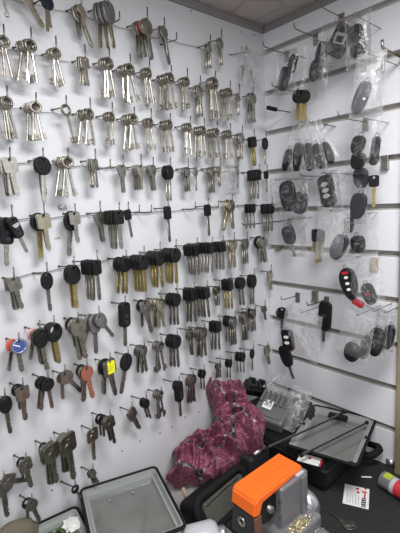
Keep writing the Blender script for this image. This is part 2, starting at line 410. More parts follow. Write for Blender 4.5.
# --- rows: hook px, py (hang point of the front key), list of key runs front to back: (kind, n, H px, metal, head, fan deg, tilt deg)
def K(kind, n, H, m='nickel', head='black', fan=6, tilt=0, sp=None, yaw=None): return dict(kind=kind, n=n, H=H, m=m, head=head, fan=fan, tilt=tilt, sp=sp, yaw=yaw)
lv = lambda n, H, m='shaded_old_nickel', fan=12, tilt=0: K('lv', n, H, m, fan=fan, tilt=tilt)
fr = lambda n, H, m='steel', fan=7, tilt=0: K('fr', n, H, m, fan=fan, tilt=tilt)
fs = lambda n, H, m='steel', fan=7, tilt=0: K('fs', n, H, m, fan=fan, tilt=tilt)
fl = lambda n, H, m='pale', fan=4, tilt=0: K('fl', n, H, m, fan=fan, tilt=tilt)
ca = lambda kind, n, H, m='steel', head='black', fan=3, tilt=0: K(kind, n, H, m, head, fan=fan, tilt=tilt)
E_ = []
ROWS = {
 1: [(2, -7, [lv(2, 21)]), (21, -13, [fl(1, 38, 'pale', tilt=33)]), (47, -3, [ca('cr', 1, 33, 'pale', 'navy'), fr(1, 27, 'pale', tilt=12)]),
     (80, 5, [fr(2, 20, 'pale'), fr(1, 38, 'nickel', tilt=20), fr(2, 26, 'steel')]), (107, 4, [ca('cg', 3, 40, 'pale', 'gun', 7)]), (118, 18, E_),
     (146, 20, [fr(2, 36, 'steel'), ca('cr', 1, 26, 'steel', 'red', tilt=16), fr(4, 32, 'steel')]), (163, 27, [fr(1, 27, 'nickel', tilt=15), fl(1, 34, 'gun', tilt=20)]), (175, 38, E_),
     (209, 44, [fr(3, 22, 'nickel')]), (220, 39, [fr(2, 24, 'nickel')])],
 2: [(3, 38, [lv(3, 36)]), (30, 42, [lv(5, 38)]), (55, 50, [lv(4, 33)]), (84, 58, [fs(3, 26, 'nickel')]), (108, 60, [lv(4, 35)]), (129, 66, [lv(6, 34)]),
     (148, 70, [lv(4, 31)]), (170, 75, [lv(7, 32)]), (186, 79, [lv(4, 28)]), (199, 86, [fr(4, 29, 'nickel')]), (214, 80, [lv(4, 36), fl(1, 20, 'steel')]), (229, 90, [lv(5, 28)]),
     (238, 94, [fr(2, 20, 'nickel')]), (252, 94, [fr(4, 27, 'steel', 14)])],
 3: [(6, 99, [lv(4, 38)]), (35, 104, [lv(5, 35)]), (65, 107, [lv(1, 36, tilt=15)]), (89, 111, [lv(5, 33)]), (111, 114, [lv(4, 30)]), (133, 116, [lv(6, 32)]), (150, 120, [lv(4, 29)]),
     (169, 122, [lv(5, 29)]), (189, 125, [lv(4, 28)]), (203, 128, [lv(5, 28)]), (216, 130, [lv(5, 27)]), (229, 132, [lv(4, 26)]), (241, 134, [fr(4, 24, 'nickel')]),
     (253, 138, [ca('cs', 2, 27, 'brass')]), (265, 139, [ca('co', 1, 25, 'pale')])],
 4: [(9, 159, [fs(5, 36, 'nickel')]), (42, 159, [ca('cr', 1, 43, 'nickel'), fs(2, 36, 'steel', tilt=-3)]), (67, 159, [lv(5, 37)]), (94, 160, [fs(4, 27, 'nickel')]), (109, 165, E_),
     (122, 166, [fl(2, 26, 'steel')]), (140, 166, [fl(5, 23, 'steel')]), (152, 166, [fl(4, 24, 'steel')]), (169, 167, [ca('cr', 2, 33, 'nickel')]), (187, 168, [fr(4, 23, 'steel')]), (195, 168, [fr(1, 22, 'nickel')]),
     (212, 168, [fr(4, 24, 'steel')]), (219, 167, [fr(2, 19, 'pale')]), (237, 167, [fr(1, 21, 'steel')]), (258, 171, [ca('cs', 4, 27, 'steel')]), (266, 172, [ca('cs', 1, 20, 'steel')])],
 5: [(11, 219, [ca('cf', 1, 38, 'steel', tilt=28), ca('cf', 1, 47, 'steel', tilt=-4), ca('cf', 1, 40, 'nickel', tilt=-34)]), (43, 215, [fs(2, 36, 'pale'), ca('cr', 1, 43, 'brass', tilt=-5)]),
     (74, 213, [fs(1, 30, 'steel', tilt=6), ca('co', 1, 43, 'dark_steel', tilt=-4)]), (99, 213, [fl(2, 29, 'steel')]), (118, 212, [ca('cs', 4, 37, 'steel')]), (127, 211, [ca('cs', 1, 27, 'steel', tilt=8)]), (138, 210, E_), (150, 210, E_),
     (167, 208, [ca('cs', 1, 34, 'steel', tilt=4)]), (194, 207, E_), (207, 206, [ca('cs', 1, 30, 'steel', tilt=4)]), (217, 205, E_), (231, 201, [fr(2, 28, 'pale'), fr(2, 30, 'pale', tilt=-25)]),
     (253, 205, [ca('cs', 3, 23, 'steel')]), (271, 205, [ca('cs', 4, 26, 'steel')])],
 6: [(13, 279, [fs(3, 32, 'dark_steel')]), (46, 274, [ca('co', 1, 38, 'dark_steel')]), (73, 267, [ca('co', 2, 42, 'brass')]), (96, 262, [ca('cs', 4, 39, 'steel')]),
     (125, 259, [ca('cr', 3, 35, 'brass')]), (143, 257, [ca('cr', 4, 36, 'brass')]), (159, 253, [ca('cr', 4, 35, 'brass')]), (175, 250, [ca('cr', 4, 34, 'brass')]),
     (196, 246, [ca('cs', 4, 30, 'steel')]), (211, 244, [ca('cs', 5, 29, 'steel')]), (222, 243, [ca('cs', 3, 27, 'steel')]), (233, 241, [fr(4, 27, 'pale')]), (246, 240, [fr(3, 24, 'steel')]), (263, 238, [fr(3, 25, 'steel'), ca('ch', 1, 26, 'steel'), fr(2, 20, 'pale')])],
 7: [(18, 342, [fr(1, 26, 'steel'), fr(2, 32, 'steel'), ca('cr', 1, 30, 'steel', 'red', tilt=-14)]), (39, 331, [ca('co', 1, 43, 'steel', tilt=8), fs(2, 36, 'steel'), ca('cr', 1, 30, 'steel', 'pink', tilt=-12)]), (53, 326, [ca('ch', 2, 40, 'brass')]),
     (77, 321, [fr(4, 41, 'steel'), ca('ch', 1, 30, 'dark_steel')]), (98, 317, [ca('cg', 1, 32, 'dark_steel', 'gun', tilt=35), ca('cg', 1, 38, 'dark_steel', 'gun', tilt=-4), ca('cg', 1, 32, 'dark_steel', 'gun', tilt=-32)]), (124, 304, [ca('cf', 1, 43, 'dark_steel', tilt=-3)]),
     (145, 302, [fr(2, 34, 'dark_steel', tilt=8), ca('ch', 1, 26, 'dark_steel')]), (160, 300, [fr(5, 29, 'pale')]), (176, 295, [ca('cr', 3, 31, 'steel')]), (193, 290, [ca('cs', 3, 33, 'steel')]), (206, 289, [ca('cs', 4, 30, 'steel')]),
     (218, 287, [fr(4, 19, 'steel')]), (230, 281, [ca('cs', 3, 29, 'brass')]), (241, 279, [ca('cr', 2, 28, 'dark_steel')]), (253, 276, [ca('co', 2, 29, 'dark_steel', tilt=-4)]), (270, 272, [fs(2, 19, 'pale')])],
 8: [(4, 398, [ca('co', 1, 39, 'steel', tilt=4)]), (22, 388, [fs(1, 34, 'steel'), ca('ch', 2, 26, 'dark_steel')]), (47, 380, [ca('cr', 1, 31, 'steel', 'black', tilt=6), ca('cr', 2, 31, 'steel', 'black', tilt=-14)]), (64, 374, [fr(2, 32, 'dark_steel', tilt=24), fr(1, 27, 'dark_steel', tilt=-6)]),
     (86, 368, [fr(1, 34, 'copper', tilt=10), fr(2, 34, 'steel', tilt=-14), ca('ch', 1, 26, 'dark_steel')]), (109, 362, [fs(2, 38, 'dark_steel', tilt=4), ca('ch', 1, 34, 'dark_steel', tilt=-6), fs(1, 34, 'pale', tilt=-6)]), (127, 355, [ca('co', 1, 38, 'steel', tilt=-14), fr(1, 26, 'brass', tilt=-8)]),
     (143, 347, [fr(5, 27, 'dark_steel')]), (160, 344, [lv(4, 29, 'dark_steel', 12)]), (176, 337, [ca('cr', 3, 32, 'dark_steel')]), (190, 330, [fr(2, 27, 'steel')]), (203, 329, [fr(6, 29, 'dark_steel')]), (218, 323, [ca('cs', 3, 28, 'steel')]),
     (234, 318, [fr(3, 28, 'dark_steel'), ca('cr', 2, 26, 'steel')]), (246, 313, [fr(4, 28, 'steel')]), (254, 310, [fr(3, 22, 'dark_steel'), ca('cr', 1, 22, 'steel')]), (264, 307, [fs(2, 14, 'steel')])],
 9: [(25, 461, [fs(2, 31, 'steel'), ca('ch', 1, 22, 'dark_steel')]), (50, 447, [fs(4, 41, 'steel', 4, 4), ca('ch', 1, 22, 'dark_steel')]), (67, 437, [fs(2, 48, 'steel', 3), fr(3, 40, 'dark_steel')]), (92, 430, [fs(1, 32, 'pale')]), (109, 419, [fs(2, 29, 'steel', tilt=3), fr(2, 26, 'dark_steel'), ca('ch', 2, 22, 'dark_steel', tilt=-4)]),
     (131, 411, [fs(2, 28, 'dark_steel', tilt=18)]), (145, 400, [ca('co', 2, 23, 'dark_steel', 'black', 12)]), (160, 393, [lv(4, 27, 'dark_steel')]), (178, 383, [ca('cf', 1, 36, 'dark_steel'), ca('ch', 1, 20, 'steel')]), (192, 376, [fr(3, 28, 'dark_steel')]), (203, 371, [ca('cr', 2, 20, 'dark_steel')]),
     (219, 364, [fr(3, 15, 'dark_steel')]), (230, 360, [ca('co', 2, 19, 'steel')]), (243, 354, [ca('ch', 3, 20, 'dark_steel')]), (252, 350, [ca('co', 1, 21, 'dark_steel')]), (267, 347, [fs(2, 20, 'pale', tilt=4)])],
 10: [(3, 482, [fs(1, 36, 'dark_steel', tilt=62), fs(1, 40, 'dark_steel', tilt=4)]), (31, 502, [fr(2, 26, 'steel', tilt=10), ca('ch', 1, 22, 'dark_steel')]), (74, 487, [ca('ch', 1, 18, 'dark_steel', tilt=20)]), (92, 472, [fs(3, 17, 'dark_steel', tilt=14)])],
}
WIRE_ROWS = {}; HOOK = {}
for r, bunches in ROWS.items():
    hooks = []
    for i, (px, py, runs) in enumerate(bunches):
        tot = 0; sps = []
        for q in runs:
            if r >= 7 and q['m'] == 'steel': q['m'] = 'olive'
            s = .0044 if q['kind'] == 'lv' else (.0036 if q['kind'] in NAME else (.0085 if q['kind'] != 'cf' else .0125))
            for j in range(q['n']): sps.append(s)
        span = sum(sps)
        d = max(.030, .016+span) if runs else .035
        if runs and sps[0] > .007: d += .003
        P = on_y(px, py, -d)
        if not runs: P.z -= .004
        ang = math.radians(random.uniform(11, 21)) if runs else math.radians(random.uniform(5, 20))
        if P.x > -.10: ang = 0
        du = Vector((math.sin(ang), -math.cos(ang), 0))
        base = P-du*(d/math.cos(ang)*math.cos(ang)); base = P-du*(-P.y/math.cos(ang)); base.y = 0
        if base.x > -.004: base.x = -.004
        d = (P-base).length
        what = 'the ' + ORD[i+1] + ' from the left in the ' + ROW[r] + ' row'
        ho = part('wall_hook', hook_mesh(P, d, random.uniform(.016, .023) if runs else .014), MT['wire'], None, base, (0, 0, ang), smooth=True)
        tag(ho, ('bent wire hook holding keys, ' if runs else 'empty bent wire hook, ') + ORD[i+1] + ' from the left in the ' + ROW[r] + ' hook row', 'hook', ROW[r]+' row of wall hooks')
        hooks.append(base); HOOK[r, i] = (base+du*(d+.0020), ang)
        y = -d; cnt = 0; btilt = random.uniform(-5, 5)
        kinds = {}
        total = len(sps)
        yaw0 = ang+math.radians(random.uniform(-8, 8))
        for q in runs:
            for j in range(q['n']):
                dep = depth(P)
                sc = q['H']*dep/F/TIPZ[q['kind']]
                fan = 0 if q['n'] == 1 else q['fan']*(2*j/(q['n']-1)-1)*(1 if j % 2 else -.8)
                roll = q['tilt'] + fan + (btilt if total > 1 else 0) + random.uniform(-2, 2)
                th = .0024*1 if q['kind'] in NAME else 0
                loc = base-du*y; loc.z = P.z-.0006
                cm = MCOL[q['m']] if q['kind'] in NAME else MCOL[q['head']]
                at = '' if total == 1 else ('frontmost ' if cnt == 0 else ('rearmost ' if cnt == total-1 else ORD[cnt+1]+' from front, '))
                lab = f"{at or 'lone '}{cm} {DESC[q['kind']]}, {ORD[i+1]} hook of the {ROW[r]} row"
                one_key(q['kind'], loc, (0, -math.radians(roll), yaw0+math.radians(random.uniform(-1.5, 1.5))), sc, q['head'], q['m'], lab, 'key',
                        f"keys on the {ORD[i+1]} hook of the {ROW[r]} row" if total > 1 else None)
                cnt += 1
                y += sps[min(cnt, total-1)] if cnt < total else 0
    WIRE_ROWS[r] = hooks
for r in (1, 2, 3, 4, 5, 6):
    hs = WIRE_ROWS[r]; pts = []; zs = [h.z for h in hs]; hs = [Vector((h.x, h.y, sum(zs[max(0, i-2):i+3])/len(zs[max(0, i-2):i+3]))) for i, h in enumerate(hs)]
    for a, c in zip(hs, hs[1:]):
        for t in (0, .5):
            p = a.lerp(c, t); p.y = -.0045; p.z -= .003 + (.0025 if t else 0); pts.append(p)
    p = hs[-1].copy(); p.y = -.0045; p.z -= .003; pts.append(p)
    b = B(); tube(b, pts, .0005 if r < 4 else .0007, 6)
    tag(part('strung_wire', b, MT['cord'], smooth=True), f'thin dark wire strung along the {ROW[r]} row of hooks', 'wire')

# key tags on the left wall
def flat_tag(hk, px, py, y, lp, th, m, name, label, cat, mark=None, roll=0):
    p, an = HOOK[hk]; p = p.copy(); p.z += .0022; b = B(); plate(b, lp, th, .0003)
    o = part(name, b, MT[m], None, p, (0, -math.radians(roll), an*.4)); tag(o, label, cat); return o
t = flat_tag((8, 5), 109, 361.5, -.055, [rrect(0, -.013, .021, .025, .004)+[], ell(0, -.0028, .002, .002, 12)], .002, 'yellow', 'key_tag', 'bright yellow plastic tag hanging over dark keys left of the centre', 'tag')
b = B()
for zz in (-.010, -.014, -.018): box(b, (0, -.0012, zz), (.011, .0004, .0011))
part('tag_writing', b, mat('olive_ink', (.45, .42, .02), .5), t)
t = flat_tag((7, 0), 17.5, 341, -.050, [ell(0, -.009, .0125, .0125), ell(0, -.0008, .002, .0018, 12)], .0024, 'blue', 'key_tag', 'round blue and white disc tag hanging in front of reddish keys', 'tag')
b = B(); torus(b, (0, -.0008, -.009), .0108, .0010); part('tag_rim', b, MT['silver'], t, smooth=True)
b = B(); box(b, (-.001, -.0016, -.008), (.012, .0005, .0018), 0, Matrix.Rotation(.5, 4, 'Y')); part('tag_emblem', b, MT['white'], t)
# white maker's plate on the big flip key
pp = on_y(12, 229, -.062); b = B(); plate(b, [[(-.009, .004), (.009, .004), (.007, -.003), (.003, -.0045), (-.005, -.0045)]], .0015)
o_ = [o for o in bpy.data.objects if o.name.startswith('car_key') and o.get('label', '').startswith('frontmost') and 'first hook of the fifth' in o['label']][0]
part('key_emblem', b, MT['silver'], o_, (0, -.0063, -.014))

# ------------------------------------------------------ plastic bags, fobs
def bag_mesh(w, h, th, seed, taper=0, wr=.0035, nx=14, nz=20):
    """pouch hanging from its top centre, flat towards -y"""
    b = B(); off = Vector((seed*7.13, seed*3.7, seed*1.9))
    for side in (-1, 1):
        g = []
        for j in range(nz+1):
            v = j/nz; row = []
            ww = w*(1-taper*(1-v))
            for i in range(nx+1):
                u = i/nx
                x = (u-.5)*ww; z = -v*h
                bul = th*math.sin(PI*u)**.6*math.sin(PI*min(1, v*1.0))**.4 if 0 < u < 1 and 0 < v < 1 else 0
                p = Vector((x*26, z*26, side*2.3))+off
                nzv = noise.noise(p)*.6+noise.noise(p*2.3)*.4
                edge = min(1, 6*min(u, 1-u, v, 1-v)+.15)
                x2 = x+.0025*noise.noise(Vector((z*40, seed, 0)))
                row.append(b.verts.new((x2, side*(bul/2+.0004)+nzv*wr*edge, z+.0015*noise.noise(Vector((x*50, seed, 3))))))
            g.append(row)
        for j in range(nz):
            for i in range(nx): b.faces.new((g[j][i], g[j][i+1], g[j+1][i+1], g[j+1][i]))
    return b
def bag(px, py, w, h, d, roll, seed, label, film='film', th=.016, taper=0, wall='x', yaw=0, wr=.0035):
    p = on_x(px, py, -d) if wall == 'x' else on_y(px, py, -d)
    s = depth(p)/F; k = 1.12 if wall == 'x' else 1.15
    b = bag_mesh(w*s*k, h*s, th, seed, taper, wr)
    me = mesh_of(b, 'plastic_bag', MT[film], True)
    rz = (-PI/2 if wall == 'x' else 0)+yaw
    o = link('plastic_bag', me, None, None, p, (0, -math.radians(roll), rz))
    # seal strip across the mouth
    b = B(); ww = w*s*k*(1-taper)*.98
    tube(b, [(-ww/2, 0, -.008), (0, 0, -.0085), (ww/2, 0, -.008)], .0008, 6); part('zip_seal', b, MT['film2'], o)
    b = B(); hw = w*s*k/2; tw = hw*(1-taper)
    tube(b, [(-tw, 0, 0), (-hw, 0, -h*s), (hw, 0, -h*s), (tw, 0, 0), (-tw, 0, 0)], .0007, 5); part('edge_seam', b, MT['film2'], o)
    return tag(o, label, 'bag', 'clear bags of fobs on the slat wall' if wall == 'x' else None)
def fob(px, py, L, kind, roll, d, label, head='black', buttons=2, bcol='greyblue', blade_=None, yaw=0, wid=None):
    """px,py: centre of the case, L px its length"""
    p = on_x(px, py, -d); s = depth(p)/F*L
    o = empty('key_fob', p, (0, -math.radians(roll), -PI/2+yaw)); h = s/2
    b = B()
    ww = wid or .56
    se = lambda t, e: math.copysign(abs(t)**(2/e), t)
    if kind == 'oval': lp = [(h*ww*.98*se(math.cos(a), 2.7)*(1+.10*math.sin(a)), h*se(math.sin(a), 2.5)) for a in [2*PI*i/36 for i in range(36)]]
    elif kind == 'drop': lp = [(h*ww*(1.05+.25*math.sin(a))*math.cos(a), h*math.sin(a)) for a in [2*PI*i/28 for i in range(28)]]
    elif kind == 'flip': lp = rrect(0, 0, h*2*ww*.9, h*2, min(h*.35, h*ww*.8))
    else: lp = rrect(0, 0, h*2*ww, h*2, h*ww*.6)
    plate(b, [lp], .011, .0025); part('case', b, MT[head], o, smooth=False)
    b = B(); torus(b, (0, 0, h+.002), .0042, .0008); part('loop', b, MT['wire'], o, smooth=True)
    for i in range(buttons):
        b = B(); zz = h*.5-(i+.5)*h*1.1/max(buttons, 1)+h*.1
        bs = .6 if bcol == 'white' and buttons > 2 else 1
        plate(b, [ell(0, zz, h*ww*.42*bs, h*.15*bs, 16)], .0022, .0004, -.0058); part('button', b, MT[bcol], o)
    if blade_:
        b = B(); blade(b, -h*.95, -h*.95-.032, .008, .0022, 3); part('blade', b, MT[blade_], o)
    return tag(o, label, 'key fob')
def slat_hook(px, py, tipx, label, r=.0013, m='wire', sleeve=False, plate_=True, rise=.010):
    base = on_x(px, py, 0)
    lo, hi = .005, .25
    for _ in range(40):
        mid = (lo+hi)/2
        if proj(base+Vector((-mid, 0, 0)))[0] > tipx: lo = mid
        else: hi = mid
    d = lo
    o = empty('slat_hook', base); b = B()
    tube(b, [(.014, 0, 0), (-d*.5, 0, -.001), (-d+.006, 0, .0), (-d+.002, 0, .002), (-d, 0, rise)], r, 8)
    part('rod', b, MT[m], o, smooth=True)
    if plate_:
        b = B(); box(b, (-.0015, 0, -.006), (.003, .013, .026), .0008); part('back_plate', b, MT['steel'], o)
    if sleeve:
        b = B(); tube(b, [(-d-.001, 0, .001), (-d+.03, 0, 0)], .0048, 10); part('rubber_sleeve', b, MT['rubber'], o, smooth=True)
    tag(o, label, 'hook', 'hooks on the slat wall'); return d
slat_hook(316, 37, 294, 'grey rod hook in the top groove with an upturned end')
slat_hook(287, 54, 263, 'thin rod hook low in the top groove nearest the corner')
slat_hook(342, 17, 321, 'thin rod hook above the silver-badged remote near the ceiling', .0010)
slat_hook(364, 62, 350, 'short rod hook in front of the long bagged slate fob')
slat_hook(404, 58, 382, 'thick steel hook with bent end by the right frame, near the top', .0028, 'steel', rise=.014)
slat_hook(297, 92, 272, 'rod hook carrying the black car keys with three gold blades')
slat_hook(290, 112, 268, 'rod hook with a black rubber sleeve beside the corner', .0014, sleeve=True, plate_=False, rise=.0)
slat_hook(366, 122, 338, 'rod hook over the bag holding two stacked black fobs')
slat_hook(290, 220, 242, 'long silver rod hook reaching left across the corner at mid height', .0018, 'steel')
slat_hook(298, 295, 281, 'rod hook with square plate above the bag with two-button remote', .0012)
slat_hook(327, 299, 307, 'rod hook with square plate holding the dark flip key', .0016)
slat_hook(330, 176, 300, 'rod hook above the row of crinkled bags at mid wall')
slat_hook(286, 311, 277, 'short rod hook in the corner holding a small black car key', plate_=False)
for px, py, lab in ((316, 296, 'bare metal slat bracket between two rod hooks in the seventh groove'), (382, 66, 'bare metal slat bracket under the thick steel hook at upper right'),
                    (375, 264, 'tan stained bracket beside the bag with the red-button remote'), (279, 249, 'small dark bracket stub in the groove beside the corner'), (386, 163, 'metal bracket in the fourth groove right of the stacked fob bag')):
    p = on_x(px, py, 0); b = B(); box(b, (-.001, 0, 0), (.014, .015, .028 if py != 249 else .010), .001); box(b, (-.0095, 0, -.011 if py != 249 else -.003), (.003, .015, .006 if py != 249 else .003), .0008)
    tag(part('slat_bracket', b, MT['tag'] if py == 264 else MT['steel'], None, p), lab, 'bracket', 'bare brackets on the slat wall')

fob(292.5, 64, 17, 'flip', -24, .070, 'upper half-open black flip fob in the bag nearest the ceiling corner', buttons=1)
fob(284, 79, 22, 'flip', -22, .076, 'slim black flip fob hanging below another in the bag nearest the corner', buttons=1)
fob(322, 52, 20, 'oval', -22, .072, 'black fob at top of the second bag from the corner', wid=.62)
fob(316, 70, 22, 'drop', -24, .080, 'large dark fob low in the second bag beside a silver blade', blade_=None, wid=.6)
fob(340, 41, 30, 'flip', -38, .085, 'dark remote with a silver rectangular badge, upper right wall', buttons=0, wid=.8)
q = on_x(341, 39, -.0935); b = B(); w_, h_ = .026, .020
plate(b, [rrect(0, 0, w_, h_, .002), rrect(0, -.001, w_*.66, h_*.55, .0015)], .0016, .0003)
o_ = [o for o in bpy.data.objects if 'silver rectangular badge' in o.get('label', '')][0]
part('badge', b, MT['silver'], o_, (.001, -.0062, .004), (0, math.radians(-12), 0))
fob(357, 41, 31, 'flip', 12, .090, 'black remote in narrow bag right of the silver-badged remote', buttons=2, wid=.55)
fob(361, 98, 31, 'oval', -24, .108, 'large slate blue oval fob at the bottom of a long clear bag', head='greyblue', buttons=0, wid=.46)
b = B(); plate(b, [ell(0, 0, .0025, .0025, 12)], .002); o_ = [o for o in bpy.data.objects if 'large slate blue oval fob' in o.get('label', '')][0]; part('badge', b, MT['white'], o_, (.010, -.0058, .0))
fob(358, 145, 18, 'oval', -18, .095, 'upper of two black fobs stacked in the bag under the upper right hook', buttons=0, wid=.75)
fob(358, 161, 17, 'oval', -10, .10, 'lower of two black fobs stacked in the bag under the upper right hook', buttons=0, wid=.85)
fob(375, 151, 28, 'flip', -8, .075, 'narrow dark fob edge-on right of the two stacked black fobs', buttons=0, wid=.32)
for i, (x, y, L, r_) in enumerate(((287, 160, 22, -18), (298, 157, 28, -8), (309, 157, 28, 6), (319, 156, 26, 16), (328, 153, 24, 24))):
    fob(x, y, L, 'oval', r_, .076+.008*(i % 2), ['leftmost', 'second from left', 'middle', 'fourth from left', 'rightmost'][i]+' black fob in the fanned bundle of crinkled bags', buttons=1 if i else 0, wid=.36)
fob(288, 196, 30, 'oval', 8, .080, 'round-ended black remote in the crinkled bag beside the corner', buttons=2, wid=.6)
fob(300, 203, 22, 'oval', -10, .068, 'dark grey fob overlapping the round-ended black remote', head='greyblue', buttons=0, wid=.75)
fob(327, 191, 32, 'flip', 12, .082, 'black remote with silver key edge in the milky bag at mid wall', buttons=3, bcol='silver', wid=.55)
fob(358, 206, 26, 'oval', -12, .080, 'blue-grey oval fob in front of the milky bag right of centre', head='greyblue', buttons=0, wid=.62)
fob(361, 178, 20, 'oval', 6, .070, 'mid grey fob hanging beneath the stacked fob bag', head='greyblue', buttons=0, wid=.75)
fob(289, 235, 19, 'oval', 18, .075, 'grey fob with a silver blade in the small bag near the corner', head='greyblue', buttons=0, wid=.75, blade_='nickel')
fob(339, 247, 27, 'oval', -26, .098, 'grey oval fob at the bottom of the white-topped bag', head='greyblue', buttons=0, wid=.6)
fob(349, 225, 16, 'oval', 0, .060, 'small black fob peeking out right of the white-topped bag', buttons=0, wid=.6)
fob(358, 244, 17, 'oval', 10, .070, 'round black key with chrome edge in a clear bag, right of centre', buttons=1, bcol='silver', wid=.85)
f_ = fob(349, 284, 33, 'drop', 14, .105, 'black remote with white icons and red top button', buttons=3, bcol='white', wid=.5)
b = B(); plate(b, [rrect(0, .0, .014, .006, .002)], .002, 0, -.006); p_ = part('panic_button', b, MT['crimson'], f_, (0, 0, .024)); p_['label'] = 'red top button'
fob(369, 294, 22, 'oval', 20, .085, 'black fob with red mark right of the red-button remote', buttons=1, bcol='crimson', wid=.6)
fob(358, 303, 12, 'flip', 65, .10, 'small red fob at the bottom of the red-button remote bag', head='crimson', buttons=0, wid=.55)
fob(288, 340, 21, 'flip', 8, .095, 'black remote with two white round buttons', buttons=2, bcol='white', wid=.68)
fob(286, 356, 22, 'oval', 22, .088, 'black oval fob with blade under the two-button remote', buttons=0, wid=.6, blade_='dark_steel')
fob(325, 316, 30, 'flip', -4, .022, 'dark flip key cluster hanging on the rod hook, lower right wall', buttons=1, wid=.5, blade_='dark_steel')
fob(352, 352, 20, 'oval', -14, .092, 'leftmost black fob in the lower right bunch of bags', buttons=0, wid=.8)
fob(365, 347, 26, 'flip', -14, .080, 'middle narrow black fob in the lower right bunch of bags', buttons=1, wid=.4)
fob(376, 342, 30, 'oval', -8, .072, 'wide black fob in the lower right bunch of bags', buttons=1, wid=.5)
fob(389, 337, 26, 'oval', -10, .05, 'rightmost dark fob in the lower bags, beside the right frame', buttons=0, wid=.4)

def car_on_x(px, py, d, H, kind, m, label, head='black', roll=0, group=None):
    p = on_x(px, py, -d); sc = H*depth(p)/F/TIPZ[kind]
    return one_key(kind, p, (0, -math.radians(roll), -PI/2+.35), sc, head, m, label, 'key', group)
for j, (dx, r_) in enumerate(((0, 0), (4, 4), (-3, -5))):
    car_on_x(301+dx*.6, 92, .078-.0095*j, 30, 'cr', 'brass', ['frontmost', 'middle', 'rearmost'][j]+' black car key with gold blade on the upper slat wall hook', roll=r_, group='gold-bladed car keys on the slat wall')
car_on_x(374, 177, .060, 30, 'cs', 'brass', 'black car key with gold blade hanging right of the grey fobs')
car_on_x(317, 231, .080, 33, 'cs', 'brass', 'black square car key with olive gold blade in front of bags at mid wall')
car_on_x(320, 232, .068, 30, 'cs', 'pale', 'pale-bladed black key just behind the olive gold one at mid wall')
p = on_x(318, 246, -.062); b = B(); plate(b, [rrect(0, 0, .030, .032, .003)], .0015, .0003)
tag(part('paper_tag', b, mat('olive_card', (.42, .40, .22), .7), None, p, (0, .25, -PI/2)), 'olive card tag behind the gold-bladed square car key', 'tag')
car_on_x(282, 309, .020, 28, 'cr', 'dark_steel', 'small black car key hanging in the corner beside the two-button remote')

def hang_rod(px, py, d, lab):
    p = on_x(px, py, -d); o = empty('slat_hook', (0, p.y, p.z-.005)); b = B(); tube(b, [(.006, 0, 0), (-d-.010, 0, 0), (-d-.012, 0, .001), (-d-.0125, 0, .006)], .0010, 8)
    part('rod', b, MT['steel'], o, smooth=True); tag(o, 'rod holding the '+lab, 'hook', 'hooks on the slat wall')
BAGS = [
 (288, 50, 24, 42, .072, -8, 'clear bag with half-open flip fobs nearest the ceiling corner', 'film', 0),
 (318, 38, 28, 48, .076, -8, 'clear bag second from the corner holding two big dark fobs', 'film', 0),
 (339, 20, 32, 40, .086, -6, 'clear bag around the silver-badged remote', 'film', 0),
 (358, 14, 24, 50, .092, 2, 'narrow clear bag high on the wall right of the silver-badged remote', 'film', 0),
 (372, 52, 32, 62, .108, -6, 'long tapered clear bag with one slate blue fob at its foot', 'film2', .15),
 (367, 116, 36, 56, .092, -6, 'clear bag with two stacked black fobs under the upper right hook', 'film', .3),
 (299, 121, 12, 48, .076, -24, 'leftmost narrow crinkled bag of the fanned bundle', 'strand', .3),
 (304, 120, 12, 50, .084, -12, 'second from left narrow crinkled bag of the fanned bundle', 'strand', .3),
 (308, 119, 12, 51, .078, 0, 'middle narrow crinkled bag of the fanned bundle', 'strand', .3),
 (312, 120, 12, 50, .086, 12, 'fourth from left narrow crinkled bag of the fanned bundle', 'strand', .3),
 (316, 121, 12, 46, .078, 26, 'rightmost narrow crinkled bag of the fanned bundle', 'strand', .3),
 (279, 178, 20, 27, .050, 0, 'crumpled clear bag in the corner left of the black remote', 'strand', 0),
 (293, 177, 30, 42, .078, 0, 'crinkled bag around the round-ended black remote', 'film', 0),
 (327, 171, 26, 42, .082, 4, 'milky bag around the remote with the silver key edge', 'film', .1),
 (350, 172, 32, 52, .070, 0, 'clear bag around the blue-grey fob beneath the stacked fob bag', 'film', .1),
 (294, 217, 24, 40, .074, 2, 'small clear bag with a grey fob and silver blade near the corner', 'film', 0),
 (334, 208, 34, 54, .096, -3, 'white-topped bag with a grey oval fob at its foot', 'film2', .1),
 (361, 212, 28, 46, .068, 2, 'clear bag holding the round black key with chrome edge', 'film', 0),
 (360, 254, 38, 52, .098, 6, 'glossy clear bag behind the red-button remote', 'strand', .2),
 (304, 310, 42, 50, .088, -10, 'glossy silvery bag around the two-button remote', 'film2', .1),
 (360, 312, 32, 50, .092, -10, 'white-topped bag leftmost of the lower right bunch', 'film2', .1),
 (376, 308, 26, 48, .074, -6, 'clear bag in the middle of the lower right bunch', 'film', .1),
 (387, 310, 18, 42, .05, -4, 'narrow clear bag by the frame, lower right bunch', 'film', 0)]
for i, (px, py, w, h, d, roll, lab, fm, tp) in enumerate(BAGS):
    bag(px, py, w, h, d, roll, i+1, lab, fm, taper=tp, th=.030 if w > 14 else .016, wr=.0035)
    hang_rod(px, py, d, lab)
